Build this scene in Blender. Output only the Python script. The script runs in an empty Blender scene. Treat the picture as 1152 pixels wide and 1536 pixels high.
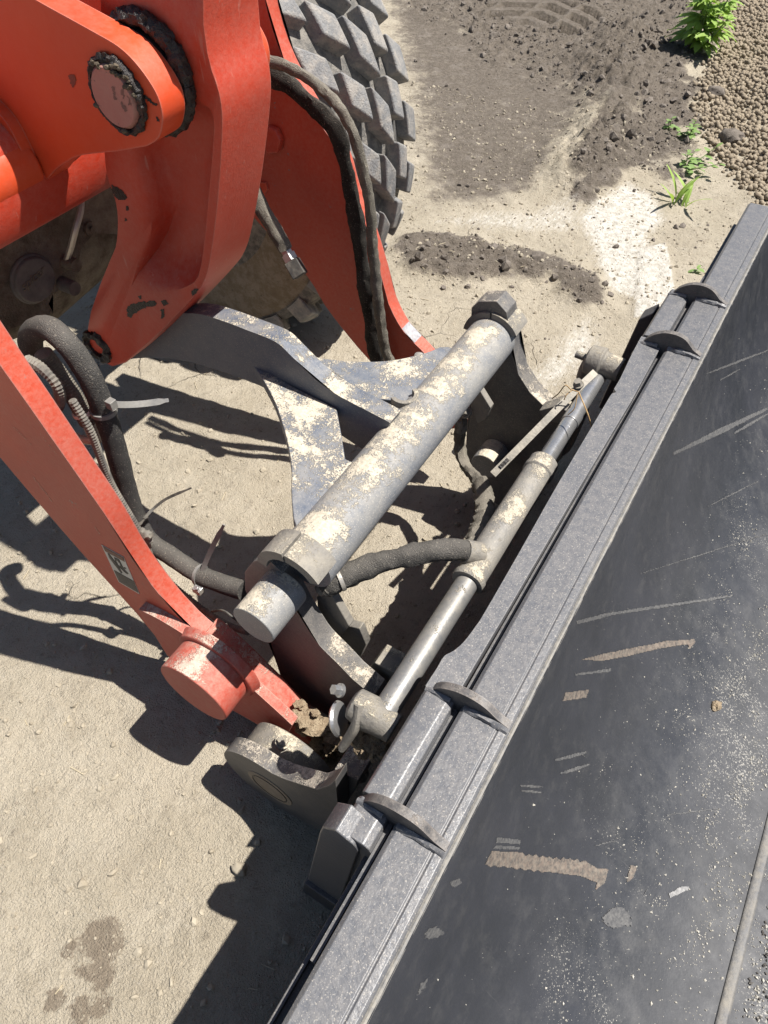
import bpy, bmesh, math, random
import numpy as np
from mathutils import Vector, Matrix, noise as mnoise
random.seed(7); rng = np.random.default_rng(7)
S = bpy.context.scene
COL = S.collection

# ------------------------------------------------------------------ camera, sky, sun, exposure
H = 1.41                                   # the phone is held 1.41 m above the ground
RW = np.array([[0.85421144, -0.40169514, 0.3300967],
               [0.51992578, 0.65996455, -0.54233198],
               [0.0, 0.63489197, 0.77260093]])          # world <- camera (x forward of loader, y across, z up)
FPX = 1065.0
cam = bpy.data.cameras.new('camera'); cam_o = bpy.data.objects.new('camera', cam); COL.objects.link(cam_o)
m4 = Matrix.Identity(4)
for i in range(3):
    for j in range(3): m4[i][j] = RW[i, j]
m4[2][3] = H
cam_o.matrix_world = m4
cam.sensor_fit = 'VERTICAL'; cam.sensor_height = 36.0; cam.lens = 36.0 * FPX / 1536.0
cam.clip_start = 0.01; cam.clip_end = 2000
S.camera = cam_o

SUN_K = Vector((0.42, 0.22, 1.0)).normalized()          # towards the sun
w = bpy.data.worlds.new('World'); S.world = w; w.use_nodes = True
nt = w.node_tree
sky = nt.nodes.new('ShaderNodeTexSky'); sky.sky_type = 'NISHITA'; sky.sun_disc = False; sky.dust_density = 1.2; sky.air_density = .9
sky.sun_elevation = math.asin(SUN_K.z); sky.sun_rotation = math.atan2(SUN_K.x, SUN_K.y)
nt.links.new(sky.outputs[0], nt.nodes['Background'].inputs[0])
nt.nodes['Background'].inputs[1].default_value = 0.052
sl = bpy.data.lights.new('sun', 'SUN'); sl.energy = 5.0; sl.angle = math.radians(0.53); sl.color = (1.0, 0.955, 0.89)
so = bpy.data.objects.new('sun', sl); COL.objects.link(so)
so.rotation_euler = SUN_K.to_track_quat('Z', 'Y').to_euler()
S.view_settings.view_transform = 'Standard'; S.view_settings.look = 'None'
S.view_settings.gamma = 1.0; S.view_settings.use_curve_mapping = False
S.view_settings.exposure = 0.86
S.render.engine = 'CYCLES'

# ------------------------------------------------------------------ measuring helpers
CAM = np.array([0, 0, H])
G0 = 0.128                                 # height of the yard surface
def ray(u, v): return RW @ np.array([u - 576.0, 768.0 - v, -FPX])
def PY(u, v, Y):
    d = ray(u, v); return Vector(CAM + d * (Y / d[1]))
def PZ(u, v, Z):
    d = ray(u, v); return Vector(CAM + d * ((Z - H) / d[2]))
def PX(u, v, X):
    d = ray(u, v); return Vector(CAM + d * (X / d[0]))
def PPL(u, v, p, n):
    d = Vector(ray(u, v)); o = Vector(CAM); t = (Vector(p) - o).dot(n) / d.dot(n); return o + d * t
def cr(pts, k=5):
    """smooth open curve through the points"""
    P = [np.array(p, float) for p in pts]; n = len(P); out = []
    for i in range(n - 1):
        p0 = P[max(i - 1, 0)]; p1 = P[i]; p2 = P[i + 1]; p3 = P[min(i + 2, n - 1)]
        for j in range(k):
            t = j / k
            out.append(0.5 * (2 * p1 + (p2 - p0) * t + (2 * p0 - 5 * p1 + 4 * p2 - p3) * t * t + (3 * p1 - p0 - 3 * p2 + p3) * t ** 3))
    out.append(P[-1]); return out
def resample(pts, n):
    P = np.array([tuple(p) for p in pts], float); d = np.r_[0, np.cumsum(np.linalg.norm(np.diff(P, axis=0), axis=1))]
    s = np.linspace(0, d[-1], n)
    return np.stack([np.interp(s, d, P[:, i]) for i in range(P.shape[1])], 1)

# ------------------------------------------------------------------ object helpers
def empty(name, loc, label, cat, group=None):
    o = bpy.data.objects.new(name, None); COL.objects.link(o); o.location = loc; o.empty_display_size = .1
    o['label'] = label; o['category'] = cat
    if group: o['group'] = group
    return o
def tag(o, label, cat=None, group=None, kind=None):
    if label: o['label'] = label
    if cat: o['category'] = cat
    if group: o['group'] = group
    if kind: o['kind'] = kind
    return o
def finish(bm, ang=38, smooth=True):
    bmesh.ops.recalc_face_normals(bm, faces=bm.faces)
    c = math.radians(ang)
    for f in bm.faces: f.smooth = smooth
    for e in bm.edges:
        if len(e.link_faces) == 2 and e.calc_face_angle(0) > c: e.smooth = False
def wpos(o):
    p = Vector((0, 0, 0))
    while o is not None: p += Vector(o.location); o = o.parent
    return p
def obj(name, bm, mat, parent=None, bevel=0, ang=38, segs=2):
    finish(bm, ang)
    me = bpy.data.meshes.new(name); bm.to_mesh(me); bm.free(); me.materials.append(mat)
    o = bpy.data.objects.new(name, me); COL.objects.link(o)
    if parent is not None:
        o.parent = parent; o.location = -wpos(parent)
    if bevel:
        b = o.modifiers.new('bevel', 'BEVEL'); b.width = bevel; b.segments = segs; b.limit_method = 'ANGLE'; b.angle_limit = math.radians(ang)
        b.harden_normals = True
    return o
def cp(o, parent, loc=None, rot=None):
    c = o.copy(); COL.objects.link(c); c.parent = parent
    if loc is not None: c.location = loc
    if rot is not None: c.rotation_euler = rot
    return c
def fromnp(name, verts, faces, mat, parent=None, smooth=False):
    me = bpy.data.meshes.new(name)
    verts = np.asarray(verts, np.float32); faces = np.asarray(faces, np.int32)
    k = faces.shape[1]
    me.vertices.add(len(verts)); me.vertices.foreach_set('co', verts.ravel())
    me.loops.add(faces.size); me.loops.foreach_set('vertex_index', faces.ravel())
    me.polygons.add(len(faces)); me.polygons.foreach_set('loop_start', np.arange(0, faces.size, k, dtype=np.int32))
    me.polygons.foreach_set('use_smooth', np.full(len(faces), smooth))
    me.update(calc_edges=True); me.materials.append(mat)
    o = bpy.data.objects.new(name, me); COL.objects.link(o)
    if parent is not None: o.parent = parent; o.location = -wpos(parent)
    return o
# shapes ------------------------------------------------------------
def prism(bm, P, off):
    """closed polygon P (world points) pushed by off; both ends capped"""
    off = Vector(off); n = len(P)
    a = [bm.verts.new(p) for p in P]; b = [bm.verts.new(Vector(p) + off) for p in P]
    for i in range(n): bm.faces.new((a[i], a[(i + 1) % n], b[(i + 1) % n], b[i]))
    fs = [bm.faces.new(a), bm.faces.new(b[::-1])]
    return fs
def plateY(px, Y0, Y1, bm=None):
    bm = bm or bmesh.new()
    fs = prism(bm, [PY(p[0], p[1], Y0) for p in px], (0, Y1 - Y0, 0))
    bmesh.ops.triangulate(bm, faces=[f for f in fs if len(f.verts) > 4], ngon_method='BEAUTY')
    return bm
def plateXZ(xz, Y0, Y1, bm=None):
    bm = bm or bmesh.new()
    fs = prism(bm, [Vector((x, Y0, z)) for x, z in xz], (0, Y1 - Y0, 0))
    bmesh.ops.triangulate(bm, faces=[f for f in fs if len(f.verts) > 4], ngon_method='BEAUTY')
    return bm
def frame(d):
    d = d.normalized(); a = Vector((0, 0, 1)) if abs(d.z) < .9 else Vector((1, 0, 0))
    x = d.cross(a).normalized(); return x, d.cross(x).normalized()
def cyl(bm, p0, p1, r0, r1=None, n=32, caps=True):
    p0 = Vector(p0); p1 = Vector(p1); r1 = r0 if r1 is None else r1
    x, y = frame(p1 - p0)
    A = []; B = []
    for i in range(n):
        t = 2 * math.pi * i / n; d = x * math.cos(t) + y * math.sin(t)
        A.append(bm.verts.new(p0 + d * r0)); B.append(bm.verts.new(p1 + d * r1))
    for i in range(n): bm.faces.new((A[i], A[(i + 1) % n], B[(i + 1) % n], B[i]))
    if caps: bm.faces.new(A[::-1]); bm.faces.new(B)
    return bm
def lathe(bm, p0, axis, prof, n=48):
    """prof: list of (distance along axis, radius)"""
    p0 = Vector(p0); axis = Vector(axis).normalized(); x, y = frame(axis); rings = []
    for h, r in prof:
        rings.append([bm.verts.new(p0 + axis * h + (x * math.cos(2 * math.pi * i / n) + y * math.sin(2 * math.pi * i / n)) * max(r, 1e-4)) for i in range(n)])
    for a, b in zip(rings[:-1], rings[1:]):
        for i in range(n): bm.faces.new((a[i], a[(i + 1) % n], b[(i + 1) % n], b[i]))
    bm.faces.new(rings[0][::-1]); bm.faces.new(rings[-1])
    return bm
def tube(bm, pts, r, n=12, k=6, wob=0, wf=60, flat=1.0, seed=0, ribs=0, ribp=.006, smooth=True):
    P = [Vector(tuple(p)) for p in (cr(pts, k) if smooth else pts)]
    if ribs:
        L = sum((b - a).length for a, b in zip(P[:-1], P[1:])); P = [Vector(p) for p in resample(P, int(L / (ribp / 2)) + 2)]
    elif wob:
        L = sum((b - a).length for a, b in zip(P[:-1], P[1:])); P = [Vector(p) for p in resample(P, max(len(P), int(L / .006)))]
    rf = r if callable(r) else (lambda t: r)
    x = None; rings = []; N = len(P)
    for i, p in enumerate(P):
        d = (P[min(i + 1, N - 1)] - P[max(i - 1, 0)]).normalized()
        if x is None: x, y = frame(d)
        else:
            x = (x - d * x.dot(d)).normalized(); y = d.cross(x)
        rr = rf(i / (N - 1))
        if ribs: rr *= 1 + (ribs if i % 2 else -ribs)
        ring = []
        for j in range(n):
            t = 2 * math.pi * j / n; q = x * math.cos(t) * flat + y * math.sin(t)
            s = rr
            if wob: s = rr * (1 + wob * mnoise.noise(p * wf + q * 1.3 + Vector((seed * 7.1, 0, 0))) + .5 * wob * mnoise.noise(p * wf * 3 + q * 2))
            ring.append(bm.verts.new(p + q * s))
        rings.append(ring)
    for a, b in zip(rings[:-1], rings[1:]):
        for j in range(n): bm.faces.new((a[j], a[(j + 1) % n], b[(j + 1) % n], b[j]))
    bm.faces.new(rings[0][::-1]); bm.faces.new(rings[-1])
    return bm
def box_dirs(bm, c, ax, ay, az):
    c = Vector(c); ax, ay, az = Vector(ax), Vector(ay), Vector(az)
    v = [bm.verts.new(c + ax * i + ay * j + az * k) for i in (-1, 1) for j in (-1, 1) for k in (-1, 1)]
    for f in ((0, 1, 3, 2), (4, 6, 7, 5), (0, 4, 5, 1), (2, 3, 7, 6), (0, 2, 6, 4), (1, 5, 7, 3)): bm.faces.new([v[i] for i in f])
    return bm
def lump(bm, c, r, sq=(1, 1, 1), sub=3, amp=.35, fr=1.6, seed=0):
    res = bmesh.ops.create_icosphere(bm, subdivisions=sub, radius=1.0)
    c = Vector(c)
    for v in res['verts']:
        d = v.co.copy(); s = 1 + amp * mnoise.noise(d * fr + Vector((seed * 3.7, seed, 0))) + .5 * amp * mnoise.noise(d * fr * 3 + Vector((0, seed * 3.1, 0)))
        v.co = c + Vector((d.x * sq[0], d.y * sq[1], d.z * sq[2])) * (r * s)
    return bm
def hexbolt(bm, p, d, r, h):
    d = Vector(d).normalized(); p = Vector(p)
    cyl(bm, p, p + d * h * .25, r * 1.35, n=16); cyl(bm, p + d * h * .25, p + d * h, r, n=6)
    return bm

# ------------------------------------------------------------------ materials
class NG:
    def __init__(s, name):
        s.m = bpy.data.materials.new(name); s.m.use_nodes = True; s.t = s.m.node_tree
        s.b = s.t.nodes['Principled BSDF']; s._pos = None
    def new(s, typ, **kw):
        n = s.t.nodes.new(typ)
        for k, v in kw.items(): setattr(n, k, v)
        return n
    def put(s, sock, v):
        if isinstance(v, bpy.types.NodeSocket): s.t.links.new(v, sock)
        elif isinstance(v, (tuple, list)): sock.default_value = tuple(v) + ((1,) if len(v) == 3 and sock.type == 'RGBA' else ())
        else: sock.default_value = v
    def pos(s):
        if s._pos is None: s._geo = s.new('ShaderNodeNewGeometry'); s._pos = s._geo.outputs['Position']
        return s._pos
    def up(s):
        s.pos(); x = s.new('ShaderNodeSeparateXYZ'); s.t.links.new(s._geo.outputs['Normal'], x.inputs[0]); return x.outputs[2]
    def scale(s, v, sc):
        n = s.new('ShaderNodeVectorMath', operation='MULTIPLY'); s.put(n.inputs[0], v); s.put(n.inputs[1], sc); return n.outputs[0]
    def noise(s, sc, det=4, ro=.55, v=None, dist=0):
        n = s.new('ShaderNodeTexNoise'); n.inputs['Scale'].default_value = sc; n.inputs['Detail'].default_value = det
        n.inputs['Roughness'].default_value = ro; n.inputs['Distortion'].default_value = dist
        s.t.links.new(v if v is not None else s.pos(), n.inputs['Vector']); return n.outputs[0]
    def vor(s, sc, feat='F1', v=None, out=0):
        n = s.new('ShaderNodeTexVoronoi', feature=feat); n.inputs['Scale'].default_value = sc
        s.t.links.new(v if v is not None else s.pos(), n.inputs['Vector']); return n.outputs[out]
    def math(s, op, a, b=0.0, clamp=False):
        n = s.new('ShaderNodeMath', operation=op, use_clamp=clamp); s.put(n.inputs[0], a); s.put(n.inputs[1], b); return n.outputs[0]
    def step(s, v, lo, hi, o0=0.0, o1=1.0):
        n = s.new('ShaderNodeMapRange', interpolation_type='SMOOTHSTEP'); s.put(n.inputs[0], v)
        n.inputs[1].default_value = lo; n.inputs[2].default_value = hi; n.inputs[3].default_value = o0; n.inputs[4].default_value = o1
        return n.outputs[0]
    def mix(s, f, a, b):
        n = s.new('ShaderNodeMix', data_type='RGBA'); s.put(n.inputs[0], f); s.put(n.inputs[6], a); s.put(n.inputs[7], b); return n.outputs[2]
    def attr(s, name):
        n = s.new('ShaderNodeAttribute', attribute_name=name); return n
    def bump(s, h, dist=.002, st=1.0):
        n = s.new('ShaderNodeBump'); n.inputs['Distance'].default_value = dist; n.inputs['Strength'].default_value = st
        s.put(n.inputs['Height'], h); s.t.links.new(n.outputs[0], s.b.inputs['Normal'])
    def out(s, col, rough=.6, metal=0.0, spec=.5):
        s.put(s.b.inputs['Base Color'], col); s.put(s.b.inputs['Roughness'], rough); s.put(s.b.inputs['Metallic'], metal)
        s.b.inputs['Specular IOR Level'].default_value = spec
        return s.m

DUST = (.45, .402, .318)
def paint(name, base, base2, dust=DUST, lo=.9, hi=1.0, upb=.45, sc=11, rough=.45, film=.15, speck=.0, chip=None, chipth=.74, bumpy=.25, metal=0, gr=160, scratch=None, spec=.5, edge=None, fsc=26):
    """weathered paint: colour drift, thin dust film, crusted dust lying on upward faces, specks, chips"""
    g = NG(name)
    n1 = g.noise(sc, 9, .68); n2 = g.noise(gr, 3, .6); n3 = g.noise(4.5, 4, .6)
    up = g.math('MAXIMUM', g.up(), 0.0)
    nb = g.math('ADD', g.math('MULTIPLY', g.math('SUBTRACT', g.noise(95, 5, .7), .5), .30), g.math('MULTIPLY', g.math('SUBTRACT', g.noise(430, 2, .6), .5), .34))
    m = g.step(g.math('ADD', g.math('ADD', n1, nb), g.math('MULTIPLY', up, upb)), lo - .005, hi + .03)
    c = g.mix(g.step(n3, .3, .7), base, base2)
    filmm = g.math('MULTIPLY', g.step(g.noise(fsc, 9, .82), .3, .75), g.math('ADD', g.math('MULTIPLY', up, film * .8), film * .45))
    c = g.mix(filmm, c, dust)
    if speck:
        sp = g.step(g.noise(620, 2, .5), .60, .70); c = g.mix(g.math('MULTIPLY', sp, speck), c, (.55, .5, .42))
    if chip:
        ch = g.step(g.noise(38, 6, .7), chipth, chipth + .02); c = g.mix(ch, c, chip)
    if scratch:
        sv = g.scale(g.pos(), scratch[0]); sc_ = g.step(g.noise(1.0, 3, .6, sv), scratch[1], scratch[1] + .05); c = g.mix(g.math('MULTIPLY', sc_, scratch[2]), c, dust)
    if edge:
        bv = g.new('ShaderNodeBevel'); bv.samples = 4; bv.inputs['Radius'].default_value = .0045
        dt = g.new('ShaderNodeVectorMath', operation='DOT_PRODUCT'); g.t.links.new(bv.outputs[0], dt.inputs[0]); g.t.links.new(g._geo.outputs['Normal'], dt.inputs[1])
        ew = g.step(g.math('ADD', g.math('SUBTRACT', 1.0, dt.outputs['Value']), g.math('MULTIPLY', g.math('SUBTRACT', g.noise(70, 6, .75), .5), .42)), .10, .20)
        c = g.mix(g.math('MULTIPLY', ew, edge[1]), c, edge[0])
    dcol = g.mix(g.step(n2, .35, .65), tuple(x * .86 for x in dust), tuple(min(1, x * 1.12) for x in dust))
    c = g.mix(m, c, dcol)
    r = g.math('ADD', g.math('MULTIPLY', g.math('ADD', m, filmm, True), .45), rough, True)
    h = g.math('ADD', g.math('MULTIPLY', m, g.math('ADD', .22, g.math('MULTIPLY', n2, .7))), g.math('MULTIPLY', n2, bumpy))
    g.bump(h, .0022)
    return g.out(c, r, metal, spec)
def plain(name, c1, c2, rough=.6, sc=30, gr=200, b=.4, metal=0, bd=.0015, film=0.0, spec=.5):
    g = NG(name); n = g.noise(sc, 6, .65); n2 = g.noise(gr, 4, .6)
    c = g.mix(g.step(n, .3, .7), c1, c2)
    if film: c = g.mix(g.math('MULTIPLY', g.step(g.noise(sc * .8, 8, .75), .35, .7), film), c, DUST)
    g.bump(g.math('MULTIPLY', n2, b), bd); return g.out(c, rough, metal, spec)

RED = paint('orange_red_paint', (.56, .060, .012), (.49, .048, .012), lo=1.15, hi=1.3, rough=.42, film=.12, chip=(.09, .05, .045), chipth=.745, bumpy=.12, dust=(.5, .36, .29), edge=((.40, .22, .18), .6), fsc=60)
RED_ARM = paint('worn_red_arm_paint', (.44, .046, .016), (.36, .045, .022), lo=.96, hi=1.14, upb=.3, rough=.5, film=.38, chip=(.19, .155, .14), chipth=.665, bumpy=.3, dust=(.46, .33, .27), scratch=((14, 14, 160), .70, .25), edge=((.22, .17, .155), .75), fsc=150)
RED_TIP = paint('dusty_red_paint', (.40, .045, .024), (.34, .05, .03), lo=.80, hi=.90, upb=.35, rough=.6, film=.5, bumpy=.4, sc=13, dust=(.48, .37, .30), edge=((.42, .34, .28), .5), fsc=60)
RED_CAST = paint('cast_red_paint', (.46, .034, .010), (.38, .030, .011), lo=.94, hi=1.3, upb=.3, rough=.46, film=.38, chip=(.03, .018, .015), chipth=.755, bumpy=.18, gr=240, fsc=90, dust=(.44, .27, .22), edge=((.36, .17, .13), .45), scratch=((120, 120, 9), .66, .3))
NAVY = paint('dusty_navy_paint', (.055, .072, .105), (.085, .10, .13), lo=.90, hi=.96, upb=.40, rough=.42, film=.30, sc=14, speck=.3, bumpy=.25)
NAVY_TUBE = paint('dust_caked_grey_paint', (.13, .14, .16), (.18, .185, .19), lo=.795, hi=.86, upb=.37, rough=.5, film=.45, sc=15, speck=.6, bumpy=.3)
NAVY_PLATE = paint('grey_plate_paint', (.045, .047, .052), (.075, .075, .08), lo=.82, hi=.90, upb=.44, rough=.5, film=.36, edge=((.30, .28, .25), .6), sc=15, speck=.25, bumpy=.35, dust=(.43, .38, .31))
BUCKET = paint('bucket_rim_paint', (.080, .085, .097), (.092, .096, .107), lo=1.10, hi=1.25, upb=.38, rough=.36, film=.19, speck=.4, edge=((.25, .24, .23), .5), fsc=80, bumpy=.3, sc=16, dust=(.40, .36, .31), chip=(.22, .14, .10), chipth=.735)
BUCKET_DARK = paint('bucket_dark_paint', (.03, .033, .042), (.05, .052, .06), lo=1.05, hi=1.2, upb=.3, rough=.45, film=.18, speck=.25, bumpy=.25, dust=(.38, .34, .28))
GREY_STEEL = paint('dirty_grey_steel', (.10, .095, .09), (.17, .16, .145), lo=.80, hi=.92, upb=.33, rough=.6, film=.4, sc=22, bumpy=.6, dust=(.44, .39, .30))
CHROME = paint('dusty_chrome', (.42, .43, .45), (.34, .35, .37), lo=1.0, hi=1.12, upb=.35, rough=.22, film=.35, metal=.75, bumpy=.1, sc=24)
ZINC = plain('zinc', (.55, .55, .55), (.40, .40, .40), .35, metal=.8, film=.25)
STEEL_BAR = plain('grey_bar_steel', (.17, .155, .13), (.13, .12, .10), .55, metal=.2, film=.3)
GREASE = plain('black_grease', (.012, .010, .010), (.03, .024, .02), .45, sc=60, b=1.0, bd=.004)
HOSE = None
def fabric(name, c1, c2, film):
    g = NG(name); n = g.noise(24, 6, .7)
    wv = g.math('MULTIPLY', g.noise(700, 1, .5), 1.0)
    c = g.mix(g.step(n, .3, .7), c1, c2)
    sp = g.step(g.noise(330, 3, .6), .60, .68); c = g.mix(g.math('MULTIPLY', sp, film), c, DUST)
    up = g.math('MAXIMUM', g.up(), 0.0)
    c = g.mix(g.math('MULTIPLY', up, film * .55), c, (.30, .27, .23))
    g.bump(wv, .0025); return g.out(c, .9, 0, .2)
HOSE = fabric('black_fabric_sleeve', (.040, .039, .038), (.070, .067, .063), .35)
HOSE_BLACK = fabric('black_ragged_sleeve', (.012, .011, .010), (.035, .032, .028), .25)
HOSE_DIRTY = fabric('dusty_fabric_sleeve', (.10, .092, .076), (.17, .155, .125), .6)
RUBBER = plain('black_rubber', (.02, .02, .02), (.04, .038, .035), .7, film=.25)
PLASTIC = plain('grey_plastic', (.13, .13, .125), (.17, .165, .16), .5, film=.2)
PIPE_METAL = plain('pale_pipe_metal', (.5, .47, .42), (.38, .36, .33), .4, metal=.5, film=.4)
CONDUIT = plain('grey_conduit', (.075, .07, .064), (.11, .105, .095), .65, film=.4)
MUD = plain('dried_mud', (.24, .18, .12), (.36, .29, .20), .95, sc=60, gr=260, b=1.2, bd=.006, spec=.1)
MUD_DARK = plain('dark_mud', (.09, .075, .055), (.16, .13, .095), .95, sc=50, b=1.2, bd=.005, spec=.1)
AXLE = plain('brown_dusty_casting', (.06, .046, .034), (.10, .08, .06), .85, sc=14, b=1.0, bd=.004, film=.35, spec=.2)
AXLE_CAP = plain('grey_dusty_cap', (.085, .08, .077), (.12, .112, .106), .8, sc=30, film=.15, spec=.2)
STK_SILVER = plain('silver_sticker', (.50, .50, .49), (.42, .42, .41), .4, metal=.3)
STK_BROWN = plain('brown_sticker_band', (.10, .035, .022), (.13, .05, .035), .5)
STK_DARK = plain('dark_sticker_band', (.055, .045, .035), (.075, .062, .048), .5)
STK_BLACK = plain('black_sticker_print', (.02, .018, .018), (.03, .028, .028), .5)
WHITE_TAPE = plain('white_tape', (.7, .68, .64), (.6, .58, .54), .6)
RUST = plain('pale_rust_scrape', (.140, .108, .087), (.050, .046, .044), .8, sc=170, b=.6, film=.2)
PALECHIP = plain('pale_chip', (.26, .255, .25), (.12, .12, .12), .6, sc=200)
GREYSCRAPE = plain('pale_scuff', (.11, .108, .105), (.045, .046, .05), .7, sc=190, b=.6)
TWIG = plain('dry_stalk_skin', (.28, .17, .07), (.38, .26, .12), .8)

def tyre_mat(name, c1, c2, film):
    g = NG(name); n = g.noise(18, 7, .7); n2 = g.noise(220, 4, .65)
    c = g.mix(g.step(n, .3, .7), c1, c2)
    c = g.mix(g.math('MULTIPLY', g.step(g.noise(34, 8, .75), .42, .62), film), c, (.40, .36, .31))
    c = g.mix(g.math('MULTIPLY', g.step(g.noise(75, 3, .6), .66, .7), .5), c, (.05, .05, .05))
    g.bump(g.math('ADD', n2, g.math('MULTIPLY', n, .6)), .003); return g.out(c, .85, 0, .25)
TYRE = tyre_mat('dusty_tyre_rubber', (.155, .157, .16), (.225, .225, .225), .5)
RUBBER_DUSTY = tyre_mat('dusty_groove_rubber', (.09, .088, .085), (.14, .135, .125), .4)
TYRE_SIDE = tyre_mat('brown_dusty_sidewall', (.16, .125, .085), (.20, .16, .11), .3)

def ground_mat():
    g = NG('packed_earth')
    A = g.attr('soil'); sep = g.new('ShaderNodeSeparateColor'); g.t.links.new(A.outputs['Color'], sep.inputs[0])
    soil, lime, wet = sep.outputs[0], sep.outputs[1], sep.outputs[2]
    n1 = g.noise(3.2, 8, .7); n2 = g.noise(55, 6, .7); n3 = g.noise(330, 3, .6); n4 = g.noise(14, 7, .68)
    n5 = g.noise(900, 2, .6); n6 = g.noise(7.5, 9, .78)
    beige = g.mix(g.step(n1, .35, .65), (.395, .346, .265), (.47, .417, .328))
    beige = g.mix(g.math('MULTIPLY', g.step(n6, .46, .66), .6), beige, (.33, .286, .218))
    beige = g.mix(g.math('MULTIPLY', g.step(n4, .52, .70), .7), beige, (.47, .42, .335))
    beige = g.mix(g.math('MULTIPLY', g.step(n2, .54, .70), .5), beige, (.205, .176, .136))
    beige = g.mix(g.math('MULTIPLY', g.step(n3, .57, .68), .5), beige, (.50, .46, .39))
    beige = g.mix(g.math('MULTIPLY', g.step(n5, .58, .68), .45), beige, (.15, .127, .094))
    wv = g.new('ShaderNodeVectorMath', operation='ADD'); nz = g.new('ShaderNodeTexNoise'); nz.inputs['Scale'].default_value = 9; nz.inputs['Detail'].default_value = 5
    g.t.links.new(g.pos(), nz.inputs['Vector']); g.put(wv.inputs[0], g.pos()); g.put(wv.inputs[1], g.scale(nz.outputs[1], (.09, .09, .09)))
    ce = g.vor(6.5, 'DISTANCE_TO_EDGE', wv.outputs[0]); crack = g.math('MULTIPLY', g.step(ce, .016, .004), g.step(g.noise(1.7, 3, .6), .60, .70))
    beige = g.mix(g.math('MULTIPLY', crack, .55), beige, (.075, .062, .048))
    dark = g.mix(g.step(n2, .35, .65), (.122, .103, .083), (.182, .155, .128))
    dark = g.mix(g.math('MULTIPLY', g.step(n4, .5, .7), .7), dark, (.235, .206, .177))
    dark = g.mix(g.math('MULTIPLY', g.step(n3, .58, .68), .6), dark, (.29, .257, .22))
    dark = g.mix(g.math('MULTIPLY', g.step(n5, .58, .68), .5), dark, (.06, .05, .04))
    jit = g.math('MULTIPLY', g.math('SUBTRACT', g.noise(12, 10, .8), .5), 1.5)
    ms = g.step(g.math('ADD', soil, jit), .30, .75)
    c = g.mix(ms, beige, dark)
    sv = g.scale(g.pos(), (40, 9, 30)); jl = g.math('MULTIPLY', g.math('SUBTRACT', g.noise(3.0, 8, .8, sv), .5), 1.15)
    ml = g.step(g.math('ADD', lime, jl), .40, .80)
    c = g.mix(g.math('MULTIPLY', ml, .85), c, g.mix(g.step(n2, .35, .65), (.48, .45, .39), (.74, .71, .65)))
    mw = g.math('MULTIPLY', g.step(g.math('ADD', g.math('MULTIPLY', wet, .75), g.math('MULTIPLY', g.math('SUBTRACT', g.noise(34, 8, .8), .5), 1.9)), .52, .74), g.step(wet, .02, .2))
    c = g.mix(g.math('MULTIPLY', mw, .62), c, (.135, .10, .072))
    g.bump(g.math('SUBTRACT', g.math('ADD', g.math('ADD', n2, g.math('MULTIPLY', n3, .6)), g.math('MULTIPLY', n6, .9)), g.math('MULTIPLY', crack, .8)), .012, 1.0)
    return g.out(c, .95, 0, .15)
GROUND = ground_mat()
CLOD = plain('loose_soil_clod', (.12, .104, .089), (.19, .166, .143), .95, sc=40, b=1, bd=.003, spec=.1)
PEB = plain('pale_pebble', (.27, .235, .18), (.36, .32, .25), .9, sc=14, gr=120, spec=.2)
PELLET = plain('brown_pellet', (.185, .150, .110), (.315, .265, .195), .9, sc=45, gr=200, b=.6, spec=.2)
GRAIN = plain('pale_grain', (.30, .28, .235), (.44, .42, .37), .7, sc=60)
SOILGRAIN = plain('dark_soil_grain', (.05, .046, .042), (.11, .10, .09), .9, sc=60)
STRAW = plain('straw', (.36, .30, .20), (.46, .40, .29), .8)
def leaf_mat(name, c1, c2):
    g = NG(name); c = g.mix(g.step(g.noise(30, 4, .6), .3, .7), c1, c2)
    g.b.inputs['Subsurface Weight'].default_value = 0.0
    g.b.inputs['Transmission Weight'].default_value = 0.0
    g.out(c, .55, 0, .4)
    tr = g.new('ShaderNodeBsdfTranslucent'); g.put(tr.inputs[0], (c1[0] * 1.6, c1[1] * 1.5, c1[2]))
    ad = g.new('ShaderNodeMixShader'); ad.inputs[0].default_value = .35
    g.t.links.new(g.b.outputs[0], ad.inputs[1]); g.t.links.new(tr.outputs[0], ad.inputs[2])
    g.t.links.new(ad.outputs[0], g.t.nodes['Material Output'].inputs[0])
    return g.m
LEAF = leaf_mat('bright_leaf', (.24, .37, .075), (.31, .43, .12))
LEAF2 = leaf_mat('small_leaf', (.17, .28, .08), (.24, .34, .13))
STEM = plain('green_stem', (.10, .17, .05), (.14, .2, .06), .7)

# ------------------------------------------------------------------ ground
def vnoise(x, y, seed=0):
    xi = np.floor(x).astype(np.int64); yi = np.floor(y).astype(np.int64); fx = x - xi; fy = y - yi
    fx = fx * fx * fx * (fx * (fx * 6 - 15) + 10); fy = fy * fy * fy * (fy * (fy * 6 - 15) + 10)
    def h(a, b):
        n = (a * 374761393 + b * 668265263 + seed * 974711) & 0x7fffffff
        n = ((n ^ (n >> 13)) * 1274126177) & 0x7fffffff
        return ((n ^ (n >> 16)) & 0xffff) / 65535.0
    return (h(xi, yi) * (1 - fx) + h(xi + 1, yi) * fx) * (1 - fy) + (h(xi, yi + 1) * (1 - fx) + h(xi + 1, yi + 1) * fx) * fy
def fbm(x, y, f, o=5, seed=0, g=.5):
    s = 0; a = 1; t = 0
    for i in range(o): s = s + a * vnoise(x * f, y * f, seed + i * 17); t += a; a *= g; f *= 2.03
    return s / t
def sst(v, a, b):
    t = np.clip((v - a) / (b - a), 0, 1); return t * t * (3 - 2 * t)
def gz(u, v): p = PZ(u, v, G0); return (p.x, p.y)
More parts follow.
